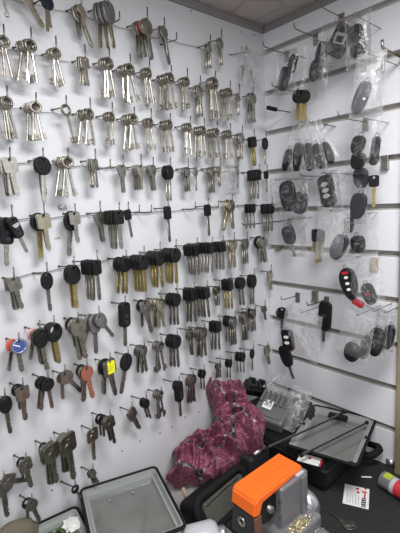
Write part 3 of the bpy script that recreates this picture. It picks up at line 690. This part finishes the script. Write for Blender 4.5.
# bags on the left wall
bag(251, 50, 27, 37, .030, -4, 41, 'crumpled clear bag of small keys high on the left wall by the corner', 'strand', wall='y', wr=.006)
bag(230, 165, 23, 29, .028, 0, 42, 'small clear bag hanging among keys on the left wall, fourth row', 'strand', wall='y')
for px, py, r_, lab in ((243, 66, 10, 'left brass key inside the crumpled bag by the corner'), (250, 70, -25, 'right brass key inside the crumpled bag by the corner')):
    p = on_y(px, py, -.030); one_key('fr', p, (0, math.radians(r_), 0), .62, None, 'pale', lab, 'key', 'keys inside the crumpled bag by the corner')
p = on_y(246, 51, -.034); b = B()
tube(b, [(-p.x-.006+p.x, .034, 0), (0, 0, 0), (0, -.002, .012)], .0013, 8)
o_ = on_y(229, 55, 0); b.free(); b = B(); q = on_y(246, 52, -.032); tube(b, [o_, o_.lerp(q, .5), q, q+Vector((0, -.003, .014))], .0012, 8)
tag(part('wall_hook', b, MT['wire'], smooth=True), 'angled rod hook holding the crumpled bag high by the corner', 'hook')

# -------------------------------------------------------------- workbench
wb = empty('workbench', (-.78, -.56, 0)); 
b = B(); box(b, (-.785+.78, -.505+.56, ZD-.018), (1.565, 1.00, .036), .003); part('worktop', b, MT['bench'], wb)
for x in (-1.5, -.06):
    for y in (-.95, -.06):
        b = B(); box(b, (x+.78, y+.56, (ZD-.036)/2), (.06, .06, ZD-.036), .004); part('leg', b, MT['gun'], wb)
tag(wb, 'grey-topped workbench cluttered with cases under the key walls', 'workbench')
MZ = ZD+.004
b = B(); box(b, (-.20, -.33, ZD+.002), (.39, .44, .0038), .001)
tag(part('bench_mat', b, MT['mat']), 'speckled black rubber mat on the bench at lower right', 'mat')

def at(px, py, h): return on_z(px, py, ZD+h)
# business card on the mat
c0, c1, c2, c3 = [at(x, y, .0045) for x, y in ((345, 484), (369.5, 489.5), (362.5, 509), (339.5, 502.5))]
mt = quadframe(c0, c1, c3); W = (c1-c0).length; H = (c3-c0).length; inv = mt.inverted()
card = empty('business_card'); card.matrix_world = mt
flip = 1 if mt.col[2].z > 0 else -1
b = B(); box(b, (W/2, H/2, .0003*flip), (W, H, .0006), .0); part('card_stock', b, MT['white'], card)
def cardmark(name, u, v, w, h, m, lift=.0008): 
    b = B(); box(b, (u*W, v*H, lift*flip), (w*W, h*H, .0003)); part(name, b, m, card)
redm = mat('card_red', (.55, .03, .05), .5); grm = mat('card_grey', (.45, .42, .42), .5)
for u, v, w, h in ((.52, .12, .12, .10), (.56, .30, .10, .10), (.84, .04, .08, .08), (.83, .40, .06, .26)): cardmark('red_print', u, v, w, h, redm)
for u, v, w, h in ((.80, .20, .20, .05), (.80, .26, .16, .03)): cardmark('red_print', u, v, w, h, redm, .0009)
for i in range(5): cardmark('text_line', .16+.11*i, .68, .025, .5-.04*(i % 3), grm)
cardmark('black_picture', .80, .74, .17, .44, MT['ink'])
for i in range(4):
    b = B(); box(b, (.80*W, (.58+.11*i)*H, .0011*flip), (.19*W*.8, .022*H, .0003), 0); part('white_stripe', b, MT['white'], card)
tag(card, 'white business card with red and black print lying on the black mat', 'card')
# loose key lying on the mat
a, c = at(353, 528, .006), at(331, 512, .006); L = (c-a).length
u = (c-a).normalized(); n = Vector((0, 0, 1)); s_ = u.cross(n)
Mk = Matrix(((s_.x, n.x, -u.x, a.x), (s_.y, n.y, -u.y, a.y), (s_.z, n.z, -u.z, a.z), (0, 0, 0, 1)))
b = m_flat('fr', 3); ko = part('house_key', b, MT['steel']); ko.matrix_world = Mk @ Matrix.Scale(L/.050, 4); tag(ko, 'single dull silver key lying on the mat below the business card', 'key')

# ------------------------------------------------ black tool case, clear lid
def place(o, p0, ang): o.location = p0; o.rotation_euler = (0, 0, ang)
tc_ = empty('tool_case'); place(tc_, (-.098, -.198, MZ), 0)
b = B(); box(b, (0, 0, .035), (.186, .19, .07), .016, seg=4); part('body', b, MT['case'], tc_, smooth=True)
b = B(); box(b, (0, 0, .052), (.189, .193, .004), .001); part('rim_band', b, MT['darkbox'], tc_)
b = B(); tube(b, [(.045, -.093, .03), (.048, -.118, .034), (.06, -.126, .036), (.085, -.126, .036), (.097, -.118, .034), (.10, -.093, .03)], .008, 10); part('handle', b, MT['rubber'], tc_, smooth=True)
tag(tc_, 'black rounded tool case under the clear lid at right', 'case')

def tray(name, p0, pu, pv, depth_, label, cat, rimw=.004, gasket=True, corner_clips=True):
    """open shallow box: rim rectangle p0 (far left), pu (far right), pv (near left)"""
    o = empty(name); mt = quadframe(p0, pu, pv)
    if mt.col[2].z < 0:
        pass
    o.matrix_world = mt; W = (pu-p0).length; H = (mt.inverted() @ pv).y
    dn = -1 if mt.col[2].z > 0 else 1
    b = B(); r = .010
    def ring(inset, z):
        lp = rrect(W/2, H/2, W-2*inset, H-2*inset, max(.003, r-inset*.5)); return [b.verts.new((x, y, z)) for x, y in lp]
    rings = [ring(0, -dn*.0), ring(.0, -dn*.002), ring(rimw, -dn*.002), ring(rimw+.0015, dn*.002), ring(rimw+.004, dn*depth_*.45), ring(rimw+.0075, dn*depth_*.5), ring(rimw+.0095, dn*depth_)]
    for A, C in zip(rings, rings[1:]):
        for k in range(len(A)): b.faces.new((A[k], A[(k+1) % len(A)], C[(k+1) % len(A)], C[k]))
    me = mesh_of(b, 'rim', MT['rim']); 
    for p in me.polygons: p.use_smooth = False
    link('rim', me, None, o)
    b = B(); lp = rrect(W/2, H/2, W-2*(rimw+.009), H-2*(rimw+.009), .003); b.faces.new([b.verts.new((x, y, dn*depth_)) for x, y in lp]); part('floor_panel', b, MT['clear'], o)
    b = B(); lp = rrect(W/2, H/2, W+.003, H+.003, r); 
    pts = [Vector((x, y, -dn*.0012)) for x, y in lp]; pts.append(pts[0]); tube(b, pts, .0033, 6, False); part('gasket', b, MT['rubber'], o)
    if corner_clips:
        for x, y in ((W*.5, 0), (W, H*.45), (W*.93, H), (W*.98, 0), (0, H*.5)):
            b = B(); box(b, (x, y, -dn*.001), (.012, .010, .006), .002); part('clip', b, MT['rubber'], o)
    for x, y in ((W*.32, H*.2), (W*.62, H*.2)):
        b = B(); box(b, (x, y, dn*depth_+(-dn)*.002), (.006, .005, .004), .0018); part('highlight_stud', b, MT['silver'], o)  # silver bits added to stand in for two highlights on the panel
    tag(o, label, cat); return o
zl = .094
tray('clear_lid', at(315, 406, zl), at(375, 420, zl), at(290, 446, zl), .012, 'clear grey case lid with black corner clips lying open at right', 'lid')
lid_ = [o for o in bpy.data.objects if o.name == 'clear_lid'][0]; _i = lid_.matrix_world.inverted()
h0 = _i @ at(338, 415, zl); b = B(); box(b, (h0.x, max(.012, h0.y), .004), (.046, .016, .010), .004); part('hinge_block', b, MT['rubber'], lid_)
def rail(x0, y0, x1, y1, h, r, label, m='darkbox'):
    o = empty('rail'); p, q = at(x0, y0, h), at(x1, y1, h); o.location = p; q = q-p
    b = B(); tube(b, [(0, 0, 0), q*.5, q], r, 8); part('bar', b, MT[m], o)
    n_ = Vector((-q.y, q.x, 0)).normalized()*r*1.5
    b = B(); tube(b, [n_+Vector((0, 0, -.001)), n_+q*.98+Vector((0, 0, -.001))], r*.7, 6); part('edge_strip', b, MT['rim'], o)
    for t in (.02, .98):
        b = B(); box(b, q*t, (.009, .007, .007), .002); part('end_cap', b, MT['rubber'], o)
    tag(o, label, 'rail')
rail(265, 449, 342, 414, .112, .0021, 'long dark rail across the far part of the clear lid')
rail(300, 456, 368, 422, .102, .0020, 'dark rail along the near part of the clear lid')
# small clear panel lying inside
c = at(322, 430, .100)
# white leaflet with red edge
l0, l1, l2 = at(302, 454, .079), at(321, 459, .079), at(297, 461, .079)
mt = quadframe(l0, l1, l2); o = empty('leaflet'); o.matrix_world = mt; b = B(); box(b, (.019, .012, 0), (.045, .028, .0008)); part('sheet', b, MT['white'], o)
b = B(); box(b, (.043, .012, .0), (.004, .028, .0012)); part('red_edge', b, redm, o)
b = B(); box(b, (.019, .008, .0), (.006, .007, .0014)); part('logo', b, redm, o)
tag(o, 'white leaflet with a red edge between the orange guard and the lid', 'leaflet')
# bits at the right of the mat
p = at(391, 464, .0045); o = empty('metal_cup', p)
b = B(); tube(b, [(0, 0, 0), (0, 0, .012), (0, 0, .013), (0, 0, .003)], [.011, .011, .009, .008], 20); part('cup', b, MT['silver'], o, smooth=True)
b = B(); torus(b, (0, 0, .0125), .0105, .001, 'z'); part('lip', b, MT['silver'], o, smooth=True); tag(o, 'small bright silver cup near the right frame on the mat', 'cup')
p = at(379, 454, .0065); b = B(); box(b, (0, 0, 0), (.018, .012, .004), .0018); box(b, (0, 0, .003), (.010, .007, .003), .001)
tag(part('metal_plate', b, MT['silver'], None, p, (0, 0, .7)), 'small silver metal piece on the mat below the slat wall', 'metal piece')
p = at(366, 477, .006); b = B(); tube(b, [(-.010, 0, 0), (.010, 0, 0)], .0016, 8); tube(b, [(.010, 0, 0), (.012, 0, 0)], .0010, 8)
tag(part('white_pin', b, MT['white'], None, p, (0, 0, -.85)), 'thin white plastic pin on the mat above the business card', 'pin')
# printed open tube lying on the mat
a, c = at(383, 479, .021), at(412, 497, .021); q = (c-a).normalized(); o = empty('printed_tube', (a.x, a.y, MZ))
o.rotation_euler = (0, 0, math.atan2(q.y, q.x))
def ring_band(x0, x1, ro, ri, a0=0, a1=2*PI, n=36):
    b = B(); full = abs(a1-a0-2*PI) < 1e-4; g = []
    for i in range(n+(0 if full else 1)):
        t = a0+(a1-a0)*i/n; cs, sn = math.cos(t), math.sin(t)
        g.append([b.verts.new((x, r*cs, .0172+r*sn)) for x, r in ((x0, ri), (x0, ro), (x1, ro), (x1, ri))])
    for i in range(n):
        A, C = g[i], g[(i+1) % len(g)]
        for k in range(4): b.faces.new((A[k], A[(k+1) % 4], C[(k+1) % 4], C[k]))
    return b
part('tube_body', ring_band(0, .030, .0170, .0145), MT['casting'], o, smooth=False)
part('dark_liner', ring_band(.004, .062, .0143, .0138), MT['rubber'], o)
part('white_band', ring_band(.024, .033, .0172, .0146), MT['greypaint'], o)
part('red_end', ring_band(.033, .064, .0170, .0146), redm, o)
part('green_print', ring_band(.006, .022, .0174, .0169, math.radians(40), math.radians(125), 12), mat('lime_print', (.50, .55, .05), .6, var=.5, vscale=150), o)
tag(o, 'grey open-ended tube with yellow-green print and red end at right edge', 'tube')

# ------------------------------------------------------ key cutting machine
km = empty('key_cutting_machine', (-.37, -.30, ZD))
def kp(name, f, m, smooth=False):
    b = B(); f(b); return part(name, b, MT[m] if isinstance(m, str) else m, km, smooth=smooth)
zo = 1.37-.47-ZD      # cover top above bench
def L_(x, y, z): return Vector((x+.37, y+.30, z))
def f_base(b):
    box(b, L_(-.370, -.347, .020), (.145, .17, .040), .010, seg=3)
    box(b, L_(-.345, -.305, .050), (.095, .10, .03), .008, seg=3)
kp('base', f_base, 'casting')
def f_block(b):
    box(b, L_(-.341, -.303, .075), (.076, .052, .128), .004, seg=2); box(b, L_(-.318, -.3305, .100), (.016, .004, .07), .001)
kp('column', f_block, 'casting')
def prism(bm, pts, y0, y1, bevel=0):
    t = bmesh.new(); A = [t.verts.new((x, y0, z)) for x, z in pts]; C = [t.verts.new((x, y1, z)) for x, z in pts]
    t.faces.new(A); t.faces.new(C[::-1])
    for k in range(len(A)): t.faces.new((A[k], A[(k+1) % len(A)], C[(k+1) % len(A)], C[k]))
    bmesh.ops.recalc_face_normals(t, faces=t.faces[:])
    if bevel: bmesh.ops.bevel(t, geom=t.edges[:], offset=bevel, segments=3, affect='EDGES')
    merge(bm, t)
def f_cover(b):
    prism(b, [(.058, zo), (-.060, zo), (-.068, zo-.006), (-.072, zo-.030), (-.058, zo-.032), (-.050, zo-.014), (.058, zo-.010)], -.0235, .030, .0028)
gc = kp('guard_cover', f_cover, 'orange')
def f_emb(b):
    t = bmesh.new()
    plate(t, [rrect(0, 0, .070, .026, .004), rrect(0, 0, .066, .022, .003)], .0012)
    for k in range(8):
        x = -.026+.0074*k; hgt = [.010, .007, .010, .007, .008, .007, .010, .006][k]
        plate(t, [rrect(x, -.001, .0016, hgt, .0005)], .0012); plate(t, [rrect(x+.0022, -.001+(-1)**k*.002, .0036, .0015, .0005)], .0012)
    for v in t.verts: v.co = Vector((v.co.x+.004, v.co.z+.004, v.co.y+zo+.0002))
    merge(b, t)
kp('embossed_lettering', f_emb, 'orange').parent = gc
def f_end(b): prism(b, [(-.071, zo-.030), (-.055, zo-.030), (-.060, zo-.078), (-.076, zo-.078)], -.021, .027, .002)
ch_ = kp('cutter_housing', f_end, 'darkbox')
b = B(); torus(b, (0, 0, 0), .0065, .0022); kpw = part('washer', b, MT['steel'], ch_, (-.0735, .004, zo-.050), (0, 0, PI/2), True)
def f_side(b): box(b, (-.064, -.0225, zo-.055), (.016, .004, .046), .001, Matrix.Translation((0, 0, 0)))
kp('copper_side_plate', f_side, mat('brown_side', (.14, .06, .04), .5))
b = B(); tube(b, [(0, -.010, 0), (0, -.008, 0), (0, .008, 0), (0, .010, 0)], [.024, .027, .027, .024], 28); part('cutting_wheel', b, MT['black'], km, (-.028, -.006, zo-.040), None, False)
b = B(); tube(b, [(0, -.014, 0), (0, .014, 0)], .006, 16); part('wheel_hub', b, MT['dark_steel'], km, (-.028, -.010, zo-.040), None, True)
b = B(); tube(b, [(0, 0, -.012), (0, 0, .010), (0, 0, .016)], [.028, .028, .021], 24); part('side_motor', b, MT['silver'], km, (.082, -.010, .050), (0, PI/2, .0), True)
b = B(); box(b, (0, 0, 0), (.020, .012, .004), .0012); part('label_chip', b, MT['greypaint'], km, (.046, -.0225, zo-.010))
for k in range(2):
    b = B(); tube(b, [(0, 0, 0), (0, -.004, 0)], .003, 8); part('screw', b, MT['steel'], km, (-.012+.0*k, -.026, zo-.030-.030*k))
tag(km, 'grey key cutting machine with bright orange guard on the bench', 'machine')
# brass shavings: nobody could count
b = B(); rnd = random.Random(5)
for k in range(2200):
    if k < 900: x, y, z = rnd.gauss(-.352, .016), -.340+rnd.uniform(-.028, .006), .0
    else: x, y, z = rnd.gauss(-.40, .02), rnd.uniform(-.42, -.36), 0
    lx = x+.37
    top = .0655 if (-.3925+.37 < lx < -.2975+.37 and -.355 < y) else .0405
    s = rnd.uniform(.0006, .0015); a = rnd.random()*6.28
    v = [Vector((x+s*math.cos(a+t), y+s*math.sin(a+t), ZD+top+rnd.uniform(0, .004)*(1 if k < 900 else .3)+rnd.uniform(-.0003, .0006))) for t in (0, 2.1, 4.2)]
    b.faces.new([b.verts.new(q) for q in v])
tag(part('brass_shavings', b, MT['shav']), 'scattered gold metal shavings on the machine base', 'shavings', None, 'stuff')
# rounded grey jaw knob at the front of the bench
kn = at(203, 534, .055); o = empty('vise_knob', (kn.x, kn.y, ZD))
b = B(); tube(b, [(-.036, 0, .045), (-.034, 0, .045), (-.028, 0, .045), (.018, 0, .045), (.026, 0, .045), (.027, 0, .045)], [.010, .022, .027, .027, .022, .006], 28); part('drum', b, MT['greypaint'], o, (0, 0, 0), (0, 0, -.45), True)
b = B(); tube(b, [(.027, 0, .045), (.04, 0, .045), (.042, 0, .045)], [.014, .014, .011], 20); part('collar', b, MT['silver'], o, (0, 0, 0), (0, 0, -.45), True)
b = B(); box(b, (0, 0, .012), (.05, .04, .024), .004); part('foot', b, MT['casting'], o, (0, 0, 0), (0, 0, -.45))
tag(o, 'rounded light grey drum knob at the front of the bench', 'knob')

# --------------------------------------------------- padded mesh tool pouch
pp0 = Vector((-.370, -.192, ZD)); po = empty('padded_pouch', pp0, (math.radians(-26), 0, math.radians(6)))
b = B(); box(b, (0, .030, .034), (.150, .056, .066), .016, seg=4); part('pouch_body', b, MT['case'], po, smooth=True)
b = B(); lp = rrect(0, .036, .146, .064, .020, 8); pts = [Vector((x, -.002, z)) for x, z in lp]; pts.append(pts[0]); tube(b, pts, .0075, 10, False); part('padded_edge', b, MT['rubber'], po, smooth=True)
b = B(); plate(b, [rrect(.006, .030, .122, .050, .008)], .006, .001, .001); mp_ = part('mesh_panel', b, MT['mesh'], po)
b = B(); tube(b, [(-.050, -.0030, .050), (0, -.0036, .053), (.052, -.0030, .052)], .0020, 6); part('zip', b, MT['steel'], mp_)
tag(po, 'black padded pouch with olive mesh pocket left of the orange guard', 'pouch')

# ------------------------------------------------------------ left trays
zt_ = 1.37-.545-ZD
t1 = at(80, 490, zt_); t1.y = min(t1.y, -.004); t2 = at(155, 468, zt_); t5 = at(90, 536, zt_)
u = (t2-t1).normalized(); v = Vector((u.y, -u.x, 0))
tray('open_case', t1, t2, t1+v*.175, .015, 'open shallow case with black gasket and smoky clear floor, centre left', 'case', corner_clips=False)
# plain black case supporting it
o = empty('black_case', ((t1+t2)/2+v*.09)); o.location.z = ZD; o.rotation_euler.z = math.atan2(u.y, u.x)
hh = zt_-.0175
b = B(); box(b, (0, 0, hh/2), ((t2-t1).length-.03, .150, hh), .008, seg=3); part('body', b, MT['case'], o)
b = B(); box(b, (0, -.077, hh/2), (.03, .006, .012), .002); part('latch', b, MT['darkbox'], o)
tag(o, 'black case hidden beneath the open smoky tray', 'case')
# second tray with the circuit board
zc = 1.37-.562-ZD
a1, a2 = at(22, 533, zc), at(76, 508, zc); u = (a2-a1).normalized(); v = Vector((u.y, -u.x, 0)); a1 = a2-u*.125
a1.y = min(a1.y, -.004)
bc = tray('board_case', a1, a2, a1+v*.11, .011, 'small grey case holding a green circuit board at bottom left', 'case', corner_clips=False)
zi = zc-.0095
o = empty('circuit_board', (a1+u*.072+v*.042)); o.location.z = ZD+zi; o.rotation_euler.z = math.atan2(u.y, u.x)
b = B(); box(b, (0, 0, 0), (.066, .050, .0016)); part('board', b, MT['pcb'], o)
for k in range(6):
    b = B(); box(b, (-.022+.011*k, .012-.014*(k % 3), .002), (.007, .006, .003), .0004); part('chip', b, MT['black' if k % 2 else 'silver'], o)
tag(o, 'green circuit board lying in the small case at bottom left', 'circuit board')
b = B(); bmesh.ops.create_icosphere(b, subdivisions=3, radius=1)
for q in b.verts:
    q.co *= 1+.35*noise.noise(q.co*3)+.15*noise.noise(q.co*8); q.co = Vector((q.co.x*.016, q.co.y*.018, q.co.z*.006))
p = a1+u*.109+v*.030; p.z = ZD+zc-.005
tag(part('foam_scrap', b, MT['white'], None, p), 'crumpled white foam scrap in the circuit board case', 'foam')
o = empty('support_case', (a1+u*.063+v*.055)); o.location.z = ZD; o.rotation_euler.z = math.atan2(u.y, u.x)
hh = zc-.0125; b = B(); box(b, (0, 0, hh/2), (.10, .085, hh), .006, seg=3); part('body', b, MT['darkbox'], o); b = B(); box(b, (0, -.045, hh/2), (.02, .004, .008), .001); part('latch', b, MT['rubber'], o)
tag(o, 'dark case beneath the circuit board tray at bottom left', 'case')
# beige pouch by the wall
p = on_y(16, 536, -.022); b = B(); bmesh.ops.create_icosphere(b, subdivisions=4, radius=1)
for q in b.verts:
    n_ = noise.noise(q.co*2.2)*.12+noise.noise(q.co*5)*.05; q.co = Vector((q.co.x*.038, q.co.y*.018, q.co.z*.027))*(1+n_)
o = part('beige_pouch', b, MT['beige'], None, p, (.0, .2, 0), True); tag(o, 'rounded beige cloth pouch against the wall at bottom left corner', 'pouch')
# pens beside the open case
def pen(x0, y0, h0, x1, y1, h1, m, tip, label, r=.0035):
    a, c = at(x0, y0, h0), at(x1, y1, h1); o = empty('pen', a); q = c-a
    b = B(); tube(b, [(0, 0, 0), q*.8], r, 8); part('barrel', b, MT[m], o, smooth=True)
    b = B(); tube(b, [q*.8, q], [r, r*.25], 8); part('tip', b, MT[tip], o, smooth=True); tag(o, label, 'pen')
pen(183, 488, .05, 188, 505, .012, 'tag', 'pale', 'tan pencil stub standing beside the open smoky case')
pen(184, 508, .035, 196, 499, .03, 'white', 'blue', 'white pen with blue tip by the corner of the open smoky case')

# --------------------------------------------------------- magenta cloth
OUT = [(163, 476), (172, 462), (168, 450), (186, 432), (200, 428), (214, 424), (212, 408), (203, 392), (206, 378), (222, 383), (232, 378), (247, 384), (250, 396), (264, 404), (270, 418), (265, 434), (268, 446), (254, 456), (243, 452), (236, 462), (242, 470), (228, 480), (206, 484), (192, 480), (178, 486)]
# a sheet slumped from the wall down over the things below it
pa, pb, pc_ = on_y(230, 378, -.03), on_y(166, 474, -.05), on_y(232, 482, -.155)
mt = quadframe(pb, pa, pc_); nrm = Vector(mt.col[2][:3])
if nrm.z < 0: nrm = -nrm
org = Vector(mt.col[3][:3]); ux = Vector(mt.col[0][:3]); uy = Vector(mt.col[1][:3])
def onp(px, py):
    d = ray(px, py); q = CAM+d*((org-CAM).dot(nrm)/d.dot(nrm)); return ((q-org).dot(ux), (q-org).dot(uy))
poly = [onp(*q) for q in OUT]
def sdist(x, y):
    best = 9; ins = False; n = len(poly)
    for i in range(n):
        (x0, y0), (x1, y1) = poly[i], poly[(i+1) % n]
        dx, dy = x1-x0, y1-y0; t = max(0, min(1, ((x-x0)*dx+(y-y0)*dy)/(dx*dx+dy*dy)))
        best = min(best, math.hypot(x-x0-t*dx, y-y0-t*dy))
        if (y0 > y) != (y1 > y) and x < x0+(y-y0)*dx/dy: ins = not ins
    return best if ins else -best
x0, x1 = min(p[0] for p in poly)-.02, max(p[0] for p in poly)+.02; y0, y1 = min(p[1] for p in poly)-.02, max(p[1] for p in poly)+.02
ST = .0021; nx, ny = int((x1-x0)/ST), int((y1-y0)/ST); b = bmesh.new(); lay = b.verts.layers.float.new('weave'); grid = {}
def rdg(p): return (1-min(1, abs(noise.noise(p))*2.1))**1.25
for j in range(ny+1):
    for i in range(nx+1):
        x, y = x0+i*ST, y0+j*ST; q = Vector((x, y, 0))
        w = Vector((noise.noise(q*13+Vector((1, 7, 2))), noise.noise(q*13+Vector((5, 1, 8))), 0))
        dd = sdist(x+w.x*.006, y+w.y*.006)+.002*noise.noise(q*60)
        if dd < -.0005: continue
        e = min(1, max(0, dd)/.020)
        qq = q+w*.030
        a_ = Vector((qq.x*16+qq.y*5, qq.y*9-qq.x*3, .4)); c_ = Vector((qq.x*22-qq.y*14, qq.y*26+qq.x*8, 3.4)); d_ = Vector((qq.x*62, qq.y*58, 7.1))
        f1, f2, f3 = rdg(a_), rdg(c_), rdg(d_)
        h = .020*math.sqrt(e)+(.034*f1**1.2+.040*f2**1.5+.018*f3**1.4)*(.25+.75*e)-.030-(1-e)**2*.022
        pos = org+ux*x+uy*y+nrm*h; pos.y = min(pos.y, -.0035)
        v_ = b.verts.new(pos); grid[i, j] = v_
        wv = noise.noise(q*10)*.06
        s1 = abs(((x*.9+y*.35+wv+f1*.02)/.072) % 1-.5)*2; s2 = abs(((y*.95-x*.4+wv*1.2+.01+f1*.02)/.078) % 1-.5)*2
        v_[lay] = 1.0 if (s1 > .915 or s2 > .92) else 0.0
for (i, j), v_ in grid.items():
    k = [(i, j), (i+1, j), (i+1, j+1), (i, j+1)]
    if all(t in grid for t in k): b.faces.new([grid[t] for t in k])
bmesh.ops.smooth_vert(b, verts=b.verts[:], factor=.5, use_axis_x=True, use_axis_y=True, use_axis_z=True)
me = bpy.data.meshes.new('magenta_cloth'); bmesh.ops.recalc_face_normals(b, faces=b.faces[:]); b.to_mesh(me); b.free(); me.materials.append(cloth_mat())
for f in me.polygons: f.use_smooth = True
cl = link('cloth', me, None); tag(cl, 'crumpled magenta cloth with black and white stripes heaped against the wall', 'cloth')

# ---------------------------------------------- plastic boxes in the corner
# ribbed grey box with a barcode label
T_, R_, L_p = on_z(264, 389, 1.37-.475), on_z(294, 399, 1.37-.485), on_z(257, 406, 1.37-.505)
Bq = on_z(283, 426, 1.37-.515)
mt = quadframe(T_, R_, Bq); o = empty('ribbed_box'); o.matrix_world = mt
W = (R_-T_).length; H = (mt.inverted() @ Bq).y
sg = 1 if mt.col[2].z > 0 else -1
b = B(); box(b, (W/2, H/2, -sg*.018), (W, H, .034), .007, seg=3); part('body', b, MT['ribbed'], o)
for k in range(6):
    b = B(); box(b, (W*(.10+.16*k), H*.24, sg*.003), (W*.085, H*.46, .010), .003); part('rib', b, MT['ribbed'], o)
b = B(); plate(b, [rrect(W*.60, H*.72, W*.62, H*.34, .006)], .002, .0005)
for v_ in b.verts: v_.co = Vector((v_.co.x, v_.co.z, sg*.0008-v_.co.y))
part('raised_panel', b, MT['ribbed'], o)
lab_o = empty('x'); bpy.data.objects.remove(lab_o)
i4 = mt.inverted()
def onbox(px, py):
    d = ray(px, py); n_ = Vector(mt.col[2][:3]); p0 = Vector(mt.col[3][:3]); return CAM+d*((p0-CAM).dot(n_)/d.dot(n_))
lc = [i4 @ onbox(x, y) for x, y in ((266, 400), (274.5, 403.5), (270.5, 411.5), (261.5, 408))]
b = B(); f = [b.verts.new((c_.x, c_.y, sg*.0052)) for c_ in lc]; b.faces.new(f); lb = part('barcode_label', b, MT['white'], o); lb['label'] = 'white barcode sticker'
b = B()
for k in range(5):
    s0 = .18+.09*k; a0 = lc[0].lerp(lc[1], s0+.02); a1_ = lc[3].lerp(lc[2], s0+.02); p0_ = a0.lerp(a1_, .2); p1_ = a0.lerp(a1_, .7)
    tube(b, [(p0_.x, p0_.y, sg*.0056), (p1_.x, p1_.y, sg*.0056)], .0006, 4)
a0 = lc[0].lerp(lc[1], .80); a1_ = lc[3].lerp(lc[2], .80)
for t_ in (.25, .45, .65):
    q_ = a0.lerp(a1_, t_); box(b, (q_.x, q_.y, sg*.0055), (.0035, .0028, .0006))
part('barcode', b, MT['ink'], lb)
tag(o, 'dark grey ribbed plastic box with white barcode sticker in the corner', 'box')
# black connector block behind the cloth
p = on_y(257, 386, -.055); o = empty('connector_block', p, (.5, .35, -.5))
b = B(); 
box(b, (0, 0, -.010), (.058, .036, .022), .003)
part('body', b, MT['black'], o)
b = B()
for x0 in (-.017, .010):
    plate(b, [rrect(x0, 0, .020, .026, .003), rrect(x0, 0, .013, .018, .002)], .014, .0008)
for v_ in b.verts: v_.co = Vector((v_.co.x, v_.co.z, .008-v_.co.y))
part('socket', b, MT['darkbox'], o)
tag(o, 'black plastic connector block lying behind the magenta cloth', 'connector')
# supports: dark carton under the corner heap
o = empty('dark_carton', (-.125, -.050, ZD), (0, 0, 0))
b = B(); box(b, (0, 0, .040), (.20, .088, .080), .005); part('body', b, MT['darkbox'], o); b = B(); box(b, (0, 0, .081), (.19, .08, .003), .001); part('lid', b, MT['case'], o)
tag(o, 'dark carton under the ribbed box in the corner heap', 'carton')
# clear bag with dark contents right of the ribbed box
p = on_z(300, 408, 1.37-.50); s = depth(p)/F
b = bag_mesh(20*s, 44*s, .030, 77, 0, .008); bo = part('plastic_bag', b, MT['strand'], None, on_z(303, 388, 1.37-.455), (math.radians(-38), math.radians(18), -PI/2+.5), True)
tag(bo, 'crumpled clear bag slumped between the ribbed box and clear lid', 'bag')
p = on_z(302, 412, 1.37-.525); b = B(); bmesh.ops.create_icosphere(b, subdivisions=4, radius=1)
for q in b.verts: q.co = Vector((q.co.x*.030, q.co.y*.030, q.co.z*.036))*(1+.22*noise.noise(q.co*2.5)+.08*noise.noise(q.co*7))
tag(part('dark_bundle', b, MT['darkbox'], None, p, None, True), 'dark bundle inside the crumpled bag beside the ribbed box', 'bundle')
# loose stretched clear film, apex at the upper right
ap = on_x(294, 364, -.045)
b = B(); N = 22; rows = []
e0, e1 = on_z(262, 386, 1.37-.465), on_z(286, 396, 1.37-.46)
for j in range(15):
    v_ = j/14; row = []
    for i in range(N+1):
        u_ = i/N; q_ = e0.lerp(e1, u_); pnt = ap.lerp(q_, .06+.94*v_); pnt += Vector((-.6, -.5, .6))*(.016*math.sin(u_*PI*9+v_*2)*v_*(1-.3*v_)+.012*noise.noise(Vector((u_*7, v_*3, 1.3))))*.7
        row.append(b.verts.new(pnt-ap))
    rows.append(row)
for A, C in zip(rows, rows[1:]):
    for i in range(N): b.faces.new((A[i], A[i+1], C[i+1], C[i]))
tag(part('stretched_film', b, MT['strand'], None, ap, None, True), 'clear crinkled film pulled up over the ribbed box towards the slat wall', 'plastic film')
# grey case edge filling behind the orange guard
o = empty('latch_box', Vector((-.238, -.135, ZD)), (0, 0, 0))
b = B(); box(b, (0, 0, .03), (.07, .05, .06), .008, seg=3); part('body', b, MT['darkbox'], o); b = B(); tube(b, [(-.02, -.02, .064), (.02, -.02, .064)], .008, 12); part('roller', b, MT['steel'], o, smooth=True)
tag(o, 'dark latched box behind the orange guard beside the cloth', 'box')

# ----------------------------------------------------------------- lights
def area(name, loc, target, sx, sy, power, col=(1, .98, .96)):
    l = bpy.data.lights.new(name, 'AREA'); l.shape = 'RECTANGLE'; l.size = sx; l.size_y = sy; l.energy = power; l.color = col
    o = bpy.data.objects.new(name, l); COL.objects.link(o); o.location = loc
    o.rotation_euler = (Vector(target)-Vector(loc)).to_track_quat('-Z', 'Y').to_euler(); return o
area('ceiling_light', (-.50, -.60, CEIL-.03), (-.50, -.599, .6), .34, .26, 8.3, (.985, .985, 1))
area('fill_light', (-.95, -.95, 1.56), (-.52, -.30, .5), .30, .30, 4.4, (1, .985, .97))  # added fill lamp without a real fixture, lifts the lower walls
w = bpy.data.worlds.new('world'); bpy.context.scene.world = w; w.use_nodes = True
w.node_tree.nodes['Background'].inputs[0].default_value = (.88, .92, 1, 1); w.node_tree.nodes['Background'].inputs[1].default_value = .36
bpy.context.scene.view_settings.view_transform = 'Standard'
bpy.context.scene.view_settings.look = 'None'
